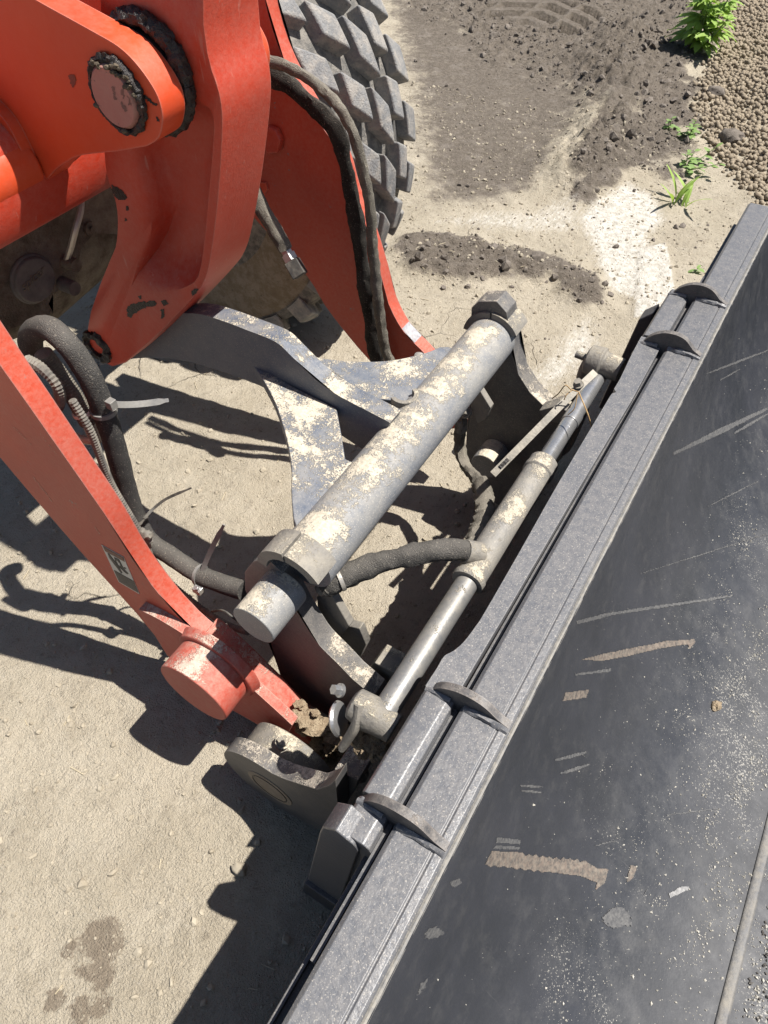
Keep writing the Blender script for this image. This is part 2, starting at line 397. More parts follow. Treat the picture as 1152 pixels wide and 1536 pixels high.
def seg_dist(X, Y, pts):
    d = np.full(X.shape, 1e9)
    for (x0, y0), (x1, y1) in zip(pts[:-1], pts[1:]):
        dx, dy = x1 - x0, y1 - y0; L = dx * dx + dy * dy + 1e-12
        t = np.clip(((X - x0) * dx + (Y - y0) * dy) / L, 0, 1)
        d = np.minimum(d, np.hypot(X - x0 - t * dx, Y - y0 - t * dy))
    return d
def inpoly(X, Y, pts):
    c = np.zeros(X.shape, bool); n = len(pts)
    for i in range(n):
        x0, y0 = pts[i]; x1, y1 = pts[(i + 1) % n]
        c ^= ((y0 > Y) != (y1 > Y)) & (X < (x1 - x0) * (Y - y0) / (y1 - y0 + 1e-12) + x0)
    return c
def sdist(X, Y, pts):
    d = seg_dist(X, Y, list(pts) + [pts[0]]); return np.where(inpoly(X, Y, pts), -d, d)

def G(l): return [gz(*p) for p in l]
SOIL_FIELD = G([(560, -60), (590, 8), (690, 60), (700, 92), (740, 96), (820, 130), (880, 165), (925, 160), (900, 215), (870, 270), (840, 300), (860, 318), (900, 300), (940, 270), (1010, 262), (1062, 215), (1052, 150), (1068, 60), (1060, -60)])
MOUND = G([(600, 352), (650, 345), (740, 362), (812, 380), (872, 392), (905, 420), (935, 465), (905, 480), (850, 460), (830, 425), (760, 430), (700, 445), (640, 422), (600, 398), (575, 375)])
BERM = G([(866, 268), (884, 235), (895, 215), (925, 150), (905, 100), (940, 60)])
RIM_SOIL = G([(880, 340), (870, 310), (900, 260), (960, 230), (1050, 220)])
LIME1 = G([(905, 300), (940, 278), (975, 300), (985, 330), (960, 350), (968, 400), (955, 440), (920, 430), (905, 380), (880, 330)])
LIME2 = G([(640, 335), (720, 318), (800, 318), (850, 290), (872, 272), (878, 300), (868, 350), (800, 352), (700, 340)])
LIME4 = G([(960, 376), (998, 366), (1006, 400), (1014, 455), (1006, 480), (950, 478)])
LIME3 = G([(850, 500), (885, 470), (900, 520), (880, 545), (840, 575), (810, 590), (800, 560)])
WETS = [(160, 1395, .028), (150, 1420, .05), (130, 1445, .03), (80, 1500, .022), (125, 1515, .028), (152, 1508, .024), (150, 1465, .03), (105, 1425, .02), (160, 1440, .02)]
PILE = G([(1075, -80), (1080, 10), (1086, 80), (1064, 115), (1056, 165), (1066, 205), (1088, 240), (1118, 270), (1150, 305), (1300, 420), (1500, 100), (1300, -80)])
def gheight(X, Y):
    base = (fbm(X, Y, 1.1, 4, 3) - .5) * .022 + (fbm(X, Y, 9, 4, 9) - .5) * .010 + (fbm(X, Y, 45, 3, 29) - .5) * .005
    sd = sdist(X, Y, SOIL_FIELD); sm = sst(-sd + (fbm(X, Y, 7, 4, 5) - .5) * .3, -.05, .12)
    md = sdist(X, Y, MOUND); mm = sst(-md + (fbm(X, Y, 11, 4, 6) - .5) * .10, -.03, .09)
    bd = seg_dist(X, Y, BERM); bm_ = np.exp(-(bd / .13) ** 2)
    rough = np.abs(fbm(X, Y, 16, 5, 11, .62) - .5) * 2
    clod = fbm(X, Y, 30, 4, 13, .6)
    fine = fbm(X, Y, 70, 3, 19, .6) - .5
    z = base + sm * (.012 + .030 * (clod - .42) + .012 * fine) + mm * (.030 + .034 * (clod - .42) + .012 * fine) + bm_ * (.075 + .08 * (clod - .45)) * sst(sdist(X, Y, LIME1), -.02, .12) + sm * .022 * (rough - .3)
    # tyre print
    px_, py_ = gz(812, 22); a = math.radians(0); lx = (X - px_); ly = (Y - py_)
    w_ = sst(-np.abs(lx), -.32, -.25) * sst(-np.abs(ly), -.26, -.2)
    bar = (np.abs(((ly * 1.0 + .55 * np.abs(lx)) / .16) % 1.0 - .5) < .27) * (np.abs(((lx + .05) / .2) % 1.0 - .5) < .43)
    z = z * (1 - .8 * w_) + w_ * (G0 * 0 + np.where(bar, -.055, .022))
    z = z + .008 * sst(-sdist(X, Y, LIME4), -.012, .004)
    pd = sdist(X, Y, PILE); z = z + sst(-pd, 0, 1.4) * .55
    return z + G0, sm, mm, bm_
def axis(lo, hi, st, far_lo, far_hi):
    a = list(np.arange(lo, hi, st)); s = st; x = lo
    pre = []
    while x > far_lo: s *= 1.25; x -= s; pre.append(x)
    s = st; x = a[-1]; post = []
    while x < far_hi: s *= 1.25; x += s; post.append(x)
    return np.array(pre[::-1] + a + post)
gx = axis(-2.7, .42, .009, -80, 80)
gy = np.concatenate([axis(-.35, 3.2, .009, -80, 3.19), axis(3.21, 5.7, .013, 3.20, 80)])
gy = np.unique(np.round(gy, 5))
GX, GY = np.meshgrid(gx, gy, indexing='ij')
GZ, SM, MM, BM_ = gheight(GX, GY)
nx, ny = GX.shape
idx = np.arange(nx * ny).reshape(nx, ny)
F = np.stack([idx[:-1, :-1], idx[1:, :-1], idx[1:, 1:], idx[:-1, 1:]], -1).reshape(-1, 4)
ground = fromnp('ground', np.stack([GX, GY, GZ], -1).reshape(-1, 3), F, GROUND, smooth=True)
tag(ground, 'pale packed earth yard with darker loose soil and white lime stains', kind='structure')
lime = np.zeros(GX.shape)
for poly, k in ((LIME1, 1.1), (LIME2, .60), (LIME3, .7)):
    lime = np.maximum(lime, k * sst(-sdist(GX, GY, poly), -.11, .06))
lime = np.maximum(lime, .78 * sst(-sdist(GX, GY, LIME4), -.012, .006))
lime *= 1 - .9 * np.maximum(MM, np.minimum(1, BM_ * 1.5))
wet = np.zeros(GX.shape)
for u, v, r in WETS:
    x, y = gz(u, v); wet = np.maximum(wet, sst(-np.hypot(GX - x, GY - y), -r * 1.3, -r * .5))
track = .80 * sst(-sdist(GX, GY, G([(575, -20), (820, 90), (890, 140), (835, 300), (640, 310), (615, 150)])), -.22, .2)
soilm = np.clip(np.maximum.reduce([SM * .95, MM, track, BM_ * sst(sdist(GX, GY, LIME1), -.02, .12)]), 0, 1)
soilm *= 1 - .75 * sst(-sdist(GX, GY, G([(905, 152), (925, 165), (890, 235), (850, 290), (790, 320), (760, 315), (830, 225)])), -.03, .10)
ca = ground.data.color_attributes.new('soil', 'FLOAT_COLOR', 'POINT')
ca.data.foreach_set('color', np.stack([soilm, lime, wet, np.ones_like(wet)], -1).astype(np.float32).ravel())

def ico(sub):
    b = bmesh.new(); bmesh.ops.create_icosphere(b, subdivisions=sub, radius=1.0)
    v = np.array([tuple(x.co) for x in b.verts]); f = np.array([[x.index for x in y.verts] for y in b.faces]); b.free(); return v, f
ICO1 = ico(1); ICO2 = ico(2)
OCT = (np.array([(1, 0, 0), (-1, 0, 0), (0, 1, 0), (0, -1, 0), (0, 0, 1), (0, 0, -1.)]), np.array([(0, 2, 4), (2, 1, 4), (1, 3, 4), (3, 0, 4), (2, 0, 5), (1, 2, 5), (3, 1, 5), (0, 3, 5)]))
def scatter(name, P, R, mat, base=ICO1, jit=.28, sq=(.7, 1.3), parent=None, smooth=False):
    V, Fc = base; n = len(P); k = len(V)
    q = rng.normal(size=(n, 4)); q /= np.linalg.norm(q, axis=1)[:, None]
    a, b, c, d = q.T
    Rm = np.stack([np.stack([1 - 2 * (c * c + d * d), 2 * (b * c - a * d), 2 * (b * d + a * c)], -1), np.stack([2 * (b * c + a * d), 1 - 2 * (b * b + d * d), 2 * (c * d - a * b)], -1), np.stack([2 * (b * d - a * c), 2 * (c * d + a * b), 1 - 2 * (b * b + c * c)], -1)], 1)
    vv = V[None] * (1 + jit * (rng.random((n, k, 1)) - .5) * 2) * rng.uniform(sq[0], sq[1], (n, 1, 3))
    vv = np.einsum('nij,nkj->nki', Rm, vv) * R[:, None, None] + P[:, None, :]
    ff = Fc[None] + (np.arange(n) * k)[:, None, None]
    return fromnp(name, vv.reshape(-1, 3), ff.reshape(-1, 3), mat, parent, smooth)
def ground_pts(n, x0, x1, y0, y1): return rng.uniform(x0, x1, n), rng.uniform(y0, y1, n)

# loose clods
x, y = ground_pts(110000, -2.7, .4, 1.6, 5.6)
z, sm, mm, bb = gheight(x, y)
keep = rng.random(len(x)) < np.clip(.30 * sm + .35 * mm + .3 * bb * (sm > .1), 0, 1) * .60 + .035
keep &= (sdist(x, y, PILE) > -.05) & ~((np.abs(x - gz(812, 22)[0]) < .3) & (np.abs(y - gz(812, 22)[1]) < .22))
x, y, z, sm, mm = x[keep], y[keep], z[keep], sm[keep], mm[keep]
r = .0020 * np.exp(rng.exponential(.50, len(x))); r = np.minimum(r, .017); r *= np.where((sm < .2) & (mm < .2), .6, 1)
clods = scatter('soil_clods', np.stack([x, y, z + r * .2], -1), r, CLOD, jit=.35)
tag(clods, 'loose dark soil crumbs and clods lying on the turned earth', kind='stuff')
# pebbles and chips on the packed earth
x, y = ground_pts(26000, -2.2, .3, -.5, 3.2)
z, sm, mm, bb = gheight(x, y)
r = .0011 * np.exp(rng.exponential(.52, len(x))); r = np.minimum(r, .0068)
peb = scatter('pebbles', np.stack([x, y, z + r * .1], -1), r, PEB, jit=.25, sq=(.5, 1.4))
tag(peb, 'small pale pebbles and crumbs strewn over the packed earth', kind='stuff')
# bits of straw
bm = bmesh.new()
for i in range(240):
    x0, y0 = random.uniform(-1.8, .2), random.uniform(-.4, 3.4); z0 = float(gheight(np.array([x0]), np.array([y0]))[0][0])
    a = random.uniform(0, 6.3); L = random.uniform(.004, .016)
    box_dirs(bm, (x0, y0, z0 + .002), Vector((math.cos(a), math.sin(a), random.uniform(-.1, .1))) * L, Vector((-math.sin(a), math.cos(a), 0)) * .0007, (0, 0, .0006))
tag(obj('straw_litter', bm, STRAW), 'short bits of straw scattered over the packed earth', kind='stuff')
# pellet pile
x, y = ground_pts(58000, -1.3, 1.5, 2.6, 6.0)
pd = sdist(x, y, PILE)
keep = (pd < .02 + .05 * (rng.random(len(x)) ** 3))
x, y = x[keep], y[keep]
z, *_ = gheight(x, y)
r = rng.uniform(.0072, .0118, len(x))
V1, F1 = ICO1
pile = scatter('pellet_pile', np.stack([x, y, z + r * rng.uniform(-.3, 1.5, len(x))], -1), r, PELLET, jit=.06, sq=(.8, 1.2), smooth=True)
tag(pile, 'heap of small round brown pellets at the edge of the yard', kind='stuff')

# stones by the pile
def stone(u, v, r, lab, mat, seed, z=.01):
    p = PZ(u, v, z + G0); b = bmesh.new(); lump(b, (0, 0, 0), r, (1.2, .9, .75), 3, .3, 1.5, seed)
    o = obj('stone', b, mat); o.location = (p.x, p.y, float(gheight(np.array([p.x]), np.array([p.y]))[0][0]) + r * .4); tag(o, lab, 'stone')
stone(1072, 141, .035, 'rounded brown stone lying where the soil meets the pellet heap', CLOD, 2)
stone(1130, 112, .04, 'dark angular soil lump lying on the pellet heap', CLOD, 5, .25)
stone(358, 1303, .011, 'small pale stone at the edge of the bucket shadow', PEB, 8)
stone(648, 521, .013, 'brown pebble on sunlit ground between the far red arm and the link', CLOD, 11)

# ------------------------------------------------------------------ plants
def leaf_mesh(name, L, W, lobes, mat, droop=.25):
    b = bmesh.new(); n = 8; row = []
    for i in range(n + 1):
        t = i / n; wd = W * (math.sin(math.pi * min(1, t * .92 + .04)) ** .8) * (1 + (lobes * (.5 if i % 2 else -.5)))
        zc = -droop * L * t * t; x = L * t
        row.append((b.verts.new((x, -wd, zc + .18 * wd)), b.verts.new((x, 0, zc)), b.verts.new((x, wd, zc + .18 * wd))))
    for p, q in zip(row[:-1], row[1:]):
        b.faces.new((p[0], p[1], q[1], q[0])); b.faces.new((p[1], p[2], q[2], q[1]))
    o = obj(name, b, mat); me = o.data; bpy.data.objects.remove(o); return me
def lobed_mesh():
    """a leaf of five narrow pointed lobes"""
    b = bmesh.new()
    for a, L in ((0, .075), (.65, .055), (-.65, .055), (1.25, .036), (-1.25, .036)):
        d = Vector((math.cos(a), math.sin(a), 0)); s = Vector((-math.sin(a), math.cos(a), 0)); row = []
        for i in range(6):
            t = i / 5; wd = .012 * math.sin(math.pi * (t * .88 + .1)); c = Vector((.018, 0, 0)) + d * L * t; c.z = -.10 * L * t * t * 4 + .002 * math.cos(a)
            row.append((b.verts.new(c - s * wd), b.verts.new(c + Vector((0, 0, -.002))), b.verts.new(c + s * wd)))
        for p, q in zip(row[:-1], row[1:]):
            b.faces.new((p[0], p[1], q[1], q[0])); b.faces.new((p[1], p[2], q[2], q[1]))
    o = obj('leaf', b, LEAF); me = o.data; bpy.data.objects.remove(o); return me
LOBED = lobed_mesh()
SMALL = leaf_mesh('leaf', .035, .010, .0, LEAF2)
BLADE = leaf_mesh('blade', .15, .010, 0, LEAF, .4)
def zat(x_, y_): return float(gheight(np.array([x_]), np.array([y_]))[0][0])
def plant(u, v, lab, stems, leafmesh, hgt, nl, sc, spread, tilt=(.2, .9)):
    p = PZ(u, v, G0 + .02); p.z = zat(p.x, p.y)
    root = empty('weed', p, lab, 'plant')
    for s in range(stems):
        a0 = random.uniform(0, 6.3); off = Vector((math.cos(a0), math.sin(a0), 0)) * random.uniform(0, spread); h = hgt * random.uniform(.65, 1.05)
        top = off * 1.8 + Vector((0, 0, h)); b = bmesh.new()
        tube(b, [p + off * .3, p + (off * .3 + top) * .5, p + top], lambda t: .004 * (1 - t * .6) * (hgt / .2 + .25), n=6, k=3); obj('stem', b, STEM, root)
        for i in range(nl):
            t = .25 + .75 * i / max(1, nl - 1); base = off * .3 + (top - off * .3) * t
            l = bpy.data.objects.new('leaf', leafmesh); COL.objects.link(l); l.parent = root; l.location = base
            az = a0 + i * 2.4 + random.uniform(-.4, .4); k = sc * random.uniform(.75, 1.15) * (1.1 - .4 * t)
            l.rotation_euler = (random.uniform(-.3, .3), -random.uniform(*tilt) * (.3 + .7 * t) + .1, az); l.scale = (k, k, k)
    return root
plant(1043, 72, 'bushy bright green weed with lobed leaves beside the pellet heap', 8, LOBED, .26, 8, 1.5, .085)
plant(1004, 192, 'tiny green weed sprout left of the two seedlings by the pellet heap', 2, SMALL, .05, 5, .9, .02)
plant(1034, 200, 'low green seedling pair just left of the pellet heap edge', 4, SMALL, .07, 6, 1.1, .05)
plant(1030, 245, 'pale straggly weed between the grass tuft and the pellet heap', 5, SMALL, .06, 6, 1.2, .09)
plant(1043, 402, 'tiny green sprout in bare soil near the bucket corner', 1, SMALL, .02, 5, .8, .01, (.05, .3))
p = PZ(1022, 300, G0 + .01); p.z = zat(p.x, p.y)
root = empty('grass_tuft', p, 'upright tuft of green grass blades beside the white lime patch', 'grass')
for i in range(13):
    l = bpy.data.objects.new('blade', BLADE); COL.objects.link(l); l.parent = root
    l.location = (random.uniform(-.03, .03), random.uniform(-.03, .03), 0); k = random.uniform(.4, .85); l.scale = (k, k * .9, k)
    l.rotation_euler = (0, -random.uniform(1.0, 1.5), random.uniform(0, 6.3))

# ================================================================== THE LOADER
YC = .725
loader = empty('wheel_loader', (-1.35, YC, G0), 'orange red wheel loader with dusty arms, big lever and lugged front tyre', 'loader')
# --- far front wheel
WY = 1.391; WC = Vector((-1.35, WY, .637)); WS = 1 / 1.1
bm = bmesh.new()
lathe(bm, (0, 0, 0), (0, 1, 0), [(-.13, .27), (-.17, .30), (-.187, .37), (-.186, .43), (-.176, .485), (-.160, .515), (-.10, .527), (0, .532), (.10, .527), (.160, .515), (.176, .485), (.187, .43), (.187, .37), (.17, .30), (.13, .27)], 96)
wheel = obj('wheel', bm, TYRE_SIDE, None); wheel.parent = loader; wheel.location = WC - wpos(loader); wheel.scale = (WS, WS, WS)
tag(wheel, 'dusty lugged front tyre behind the far red arm')
bm = bmesh.new(); lathe(bm, (0, 0, 0), (0, 1, 0), [(-.135, .275), (-.14, .255), (-.09, .24), (-.04, .22), (-.02, .13), (-.09, .12), (-.10, .05)], 48)
o = obj('rim', bm, AXLE); o.parent = wheel; o.location = (0, 0, 0)
bm = bmesh.new()
for r_, y_ in ((.44, -.188), (.40, -.190)):
    pass
NP = 24
bm = bmesh.new(); lathe(bm, (0, 0, 0), (0, 1, 0), [(-.176, .494), (-.162, .5175), (-.10, .530), (0, .535), (.10, .530), (.162, .5175), (.176, .494)], 96)
o = obj('tread_base', bm, RUBBER_DUSTY); o.parent = wheel; o.location = (0, 0, 0)
def block(y0, y1, a0, a1, r_in, r0, r1, skew, mat=TYRE):
    """one lug: across y0..y1, over angles a0..a1 (rad), top radius r0 at y0 and r1 at y1"""
    b = bmesh.new(); ny_, na = 4, 4; top = []; bot = []
    for i in range(ny_ + 1):
        t = i / ny_; yy = y0 + (y1 - y0) * t; rt = r0 + (r1 - r0) * t; rowt = []; rowb = []
        for j in range(na + 1):
            s = j / na; a = a0 + (a1 - a0) * s + skew * (t - .5)
            ex = .10
            rowt.append(b.verts.new((math.cos(a + (.5 - s) * .02) * rt, yy + (0.5 - t) * .008, math.sin(a + (.5 - s) * .02) * rt)))
            rowb.append(b.verts.new((math.cos(a) * r_in, yy, math.sin(a) * r_in)))
        top.append(rowt); bot.append(rowb)
    for i in range(ny_):
        for j in range(na): b.faces.new((top[i][j], top[i][j + 1], top[i + 1][j + 1], top[i + 1][j]))
    for i in range(ny_):
        b.faces.new((top[i][0], top[i + 1][0], bot[i + 1][0], bot[i][0])); b.faces.new((top[i][na], bot[i][na], bot[i + 1][na], top[i + 1][na]))
    for j in range(na):
        b.faces.new((top[0][j], bot[0][j], bot[0][j + 1], top[0][j + 1])); b.faces.new((top[ny_][j], top[ny_][j + 1], bot[ny_][j + 1], bot[ny_][j]))
    return b
pit = 2 * math.pi / NP
ROWS = [(-.183, -.112, 0.0, .58, .49, .545, .561, -.095), (-.099, -.036, .42, .58, .51, .566, .573, -.09), (-.022, .034, .97, .68, .515, .574, .574, -.10), (.046, .102, .10, .66, .51, .573, .566, -.05), (.114, .183, .56, .66, .49, .561, .545, -.07)]
for (y0, y1, ph, ln, rin, r0, r1, sk) in ROWS:
    b = block(y0, y1, -pit * ln / 2, pit * ln / 2, rin, r0, r1, sk)
    proto = obj('tread_block', b, TYRE, None, bevel=.006, segs=3); proto.parent = wheel; proto.location = (0, 0, 0); proto.rotation_euler = (0, -ph * pit, 0)
    for k in range(1, NP): cp(proto, wheel, (0, 0, 0), (0, -(ph + k) * pit, 0))
# --- axle and gearbox under the boom
bm = bmesh.new(); cyl(bm, (-1.35, .95, .637), (-1.35, 1.33, .637), .10, n=32)
lathe(bm, (-1.36, .6, .637), (0, 1, 0), [(0, .15), (.12, .17), (.3, .15), (.42, .11)], 32)
axle = obj('front_axle', bm, AXLE, loader)
hp = [(-60, 330), (30, 300), (110, 255), (185, 215), (192, 330), (178, 352), (163, 350), (142, 350), (122, 372), (115, 400), (111, 430), (92, 436), (80, 440), (72, 456), (80, 470), (40, 486), (0, 498), (-60, 515)]
bm = bmesh.new(); fs = prism(bm, [PX(u, v, -1.14) for u, v in hp], (-.22, 0, 0))
bmesh.ops.triangulate(bm, faces=[f for f in fs], ngon_method='BEAUTY')
gear = obj('gearbox_housing', bm, AXLE, loader, bevel=.012, segs=3)
FX = Vector((1, 0, 0))
def face_cyl(u, v, X, r, h, bmx=None, n=32): b = bmx or bmesh.new(); p = PX(u, v, X); return cyl(b, p, p + FX * h, r, r * .95, n)
bm = face_cyl(48, 418, -1.14, .043, .012); face_cyl(48, 418, -1.14, .047, .006, bm)
cap = obj('round_cap', bm, AXLE_CAP, gear, bevel=.003)
cu = bpy.data.curves.new('cap_lettering', 'FONT'); cu.body = 'spicer'; cu.size = .023; cu.extrude = .0012; cu.align_x = 'CENTER'; cu.align_y = 'CENTER'; cu.shear = .3
t0 = bpy.data.objects.new('lettering_curve', cu); COL.objects.link(t0); cu.materials.append(AXLE)
bpy.context.view_layer.update(); me_ = bpy.data.meshes.new_from_object(t0.evaluated_get(bpy.context.evaluated_depsgraph_get())); bpy.data.objects.remove(t0)
t = bpy.data.objects.new('cap_lettering', me_); COL.objects.link(t); t.parent = cap
pc = PX(49, 418, -1.128 + .0005)
rt = Matrix(((0, 0, 1), (1, 0, 0), (0, 1, 0))).to_4x4()       # text plane faces +X, reads along +Y
t.matrix_local = Matrix.Translation(pc) @ rt @ Matrix.Rotation(math.radians(10), 4, 'Z')
bm = face_cyl(133, 342, -1.14, .013, .006, n=20); face_cyl(133, 342, -1.14, .005, .011, bm, 12); obj('drain_plug', bm, AXLE, gear)
bm = face_cyl(98, 392, -1.14, .013, .03, n=20); obj('bolt_boss', bm, AXLE, gear)
bm = face_cyl(93, 425, -1.14, .014, .035, n=20); obj('bolt_boss', bm, AXLE_CAP, gear)
bm = bmesh.new(); tube(bm, [PX(122, 290, -1.11), PX(121, 315, -1.10), PX(113, 345, -1.10), PX(106, 372, -1.115), PX(100, 390, -1.13)], .006, n=8); obj('brake_pipe', bm, PIPE_METAL, gear)
# --- cross tube of the boom, deepened at the back to shade the gearbox
bm = plateXZ([(-.937, .872), (-.915, .93), (-.93, 1.0), (-1.0, 1.05), (-1.25, 1.08), (-1.27, .93), (-1.0, .85)], .30, 1.065)
cross = obj('boom_cross_tube', bm, RED_CAST, loader, bevel=.012, segs=3)
# --- near arm
arm_top = cr([(-60, 462), (0, 548), (42, 607), (112, 707), (158, 773), (190, 825), (217, 864), (248, 903), (280, 937), (325, 976), (362, 1010), (400, 1047), (437, 1084), (472, 1122)], 3)
arm_bot = [(480, 1145), (470, 1172), (440, 1180), (405, 1150), (387, 1085), (350, 1062), (300, 1030), (250, 975)] + cr([(204, 919), (125, 832), (60, 757), (0, 686), (-60, 615)], 3)
arm = obj('boom_arm', plateY(arm_top + arm_bot, .335, .366), RED_ARM, loader, bevel=.003)
tag(arm, 'scuffed red near boom arm with sticker and round boss')
dbl = cr([(208, 914), (240, 930), (285, 958), (320, 985), (365, 1022), (410, 1062), (438, 1088)], 3) + [(425, 1112), (392, 1090), (350, 1066), (300, 1036), (250, 982)]
obj('doubler_plate', plateY(dbl, .318, .335), RED_TIP, arm, bevel=.004)
bm = bmesh.new(); tube(bm, [PY(u, v, .327) for u, v in [(212, 914), (240, 927), (287, 953), (325, 981), (368, 1017), (412, 1056), (440, 1083)]], .0045, n=8, wob=.25, wf=120); obj('weld_bead', bm, RED_TIP, arm)
bc = PY(289, 1041, .259)
bm = bmesh.new(); cyl(bm, bc, (bc.x, .325, bc.z), .065, n=64)
obj('pin_boss', bm, RED_TIP, arm, bevel=.003)
bm = bmesh.new(); cyl(bm, (bc.x, .312, bc.z), (bc.x, .33, bc.z), .073, .079, n=64); obj('boss_collar', bm, RED_TIP, arm, bevel=.003)
bm = bmesh.new()
for i in range(75):
    t = random.random() ** .8; u = 428 + 62 * t + random.uniform(-9, 9); v = 1072 + 56 * t + random.uniform(-6, 6); dy = random.uniform(0, .032)
    p = PY(u, v, .336); lump(bm, (p.x, .336 + dy, p.z - .003), random.uniform(.003, .010), (1.5, 1.3, .5), 2, .6, 2.2, i)
for i in range(8): lump(bm, PY(random.uniform(470, 500), random.uniform(1105, 1135), .36), random.uniform(.008, .02), (1, 1, 1), 3, .6, 1.8, i + 50)
tag(obj('mud_crust', bm, MUD, arm), None, kind='stuff')
obj('arm_tip', plateY([(300, 954), (325, 975), (362, 1009), (400, 1046), (437, 1084), (472, 1122), (484, 1143), (452, 1136), (392, 1072), (336, 1010)], .3345, .379), RED_TIP, arm, bevel=.005)
# bare metal patch where the weld was ground
def strip_top(pts_near, pts_far, Y0, Y1, name, mat, parent, lift=.0012):
    b = bmesh.new(); A = [PY(u, v, Y0) + Vector((0, 0, lift)) for u, v in pts_near]; B = [Vector((p.x, Y1, p.z)) for p in A]
    a = [b.verts.new(p) for p in A]; c = [b.verts.new(p) for p in B]
    for i in range(len(a) - 1): b.faces.new((a[i], a[i + 1], c[i + 1], c[i]))
    return obj(name, b, mat, parent)
BARE = plain('bare_metal_patch', (.42, .43, .45), (.25, .23, .24), .45, sc=60, metal=.5, film=.2)
strip_top([(239, 891), (248, 903), (258, 914), (268, 924)], None, .337, .3645, 'ground_weld', BARE, arm, .0035)
# sticker
SY = .3342
def flat(name, px, Y, mat, parent, th=.0006):
    b = plateY(px, Y, Y + th); return obj(name, b, mat, parent)
Z0 = lambda a, b_: (145 + a / 14.4, 805 + b_ / 14.4)
stk = flat('sticker', [Z0(100, 175), Z0(580, 440), Z0(925, 1245), Z0(475, 980)], SY, STK_SILVER, arm)
flat('sticker_band', [Z0(130, 210), Z0(572, 455), Z0(600, 545), Z0(180, 315)], SY - .0006, STK_BROWN, stk)
flat('sticker_band', [Z0(370, 725), Z0(790, 960), Z0(895, 1215), Z0(482, 972)], SY - .0006, STK_DARK, stk)
bm = bmesh.new()
for poly in ([(230, 360), (262, 372), (430, 590), (552, 785), (532, 802), (400, 630), (275, 465)],
             [(372, 450), (465, 492), (500, 560), (478, 566), (450, 530), (408, 512)], [(372, 450), (408, 512), (452, 612), (432, 605), (400, 540)],
             [(432, 560), (455, 615), (510, 640), (540, 690), (480, 655), (440, 610)], [(480, 500), (505, 560), (572, 690), (540, 690), (500, 600)],
             [(470, 650), (520, 668), (660, 812), (625, 790)], [(560, 690), (580, 662), (634, 682), (628, 702), (600, 690), (588, 712)], [(588, 700), (620, 742), (682, 800), (664, 818), (610, 775), (572, 720)]):
    plateY([Z0(*q) for q in poly], SY - .0007, SY - .0002, bm)
obj('sticker_logo', bm, STK_BLACK, stk)
bm = bmesh.new()
for k in range(5):
    o0 = 30 + k * 36; plateY([Z0(400 + o0 * .45, 760 + o0), Z0(770 + o0 * .45, 970 + o0), Z0(774 + o0 * .45, 980 + o0), Z0(404 + o0 * .45, 770 + o0)], SY - .0009, SY - .0006, bm)
obj('sticker_small_print', bm, plain('grey_print', (.16, .14, .12), (.2, .18, .15), .6), stk)
# --- far arm
fa = cr([(385, -70), (401, 16), (428, 95), (472, 173), (510, 233), (527, 290), (550, 345), (570, 408), (583, 456), (605, 497), (630, 523)], 3) + [(665, 560), (705, 600), (705, 640), (660, 645)] + cr([(600, 590), (552, 538), (525, 507), (488, 459), (459, 412), (386, 332), (300, 235), (260, 180)], 3)
farm = obj('boom_arm', plateY(fa, 1.065, 1.096), RED_ARM, loader, bevel=.003)
tag(farm, 'red far boom arm standing in front of the tyre')
strip_top([(601, 491), (607, 499), (615, 507), (622, 515)], None, 1.066, 1.095, 'ground_weld', BARE, farm)
bm = bmesh.new(); p = PY(648, 518, 1.08); lathe(bm, (p.x, 1.03, p.z), (.35, .1, 1), [(-.01, .013), (.004, .014), (.006, .011), (.004, .008), (.004, .0)], 24); obj('grease_cap', bm, PLASTIC, farm)
obj('stop_bracket', plateY([(398, 190), (412, 195), (420, 212), (416, 230), (402, 232), (394, 222)], 1.050, 1.065), RED_CAST, farm, bevel=.004)
bm = bmesh.new(); hexbolt(bm, PY(386, 284, 1.065), (0, -1, .1), .008, .022); obj('bolt', bm, ZINC, farm)
obj('clip_plate', plateY([(382, 274), (398, 274), (402, 284), (394, 296), (384, 296)], 1.061, 1.065), RED, farm)
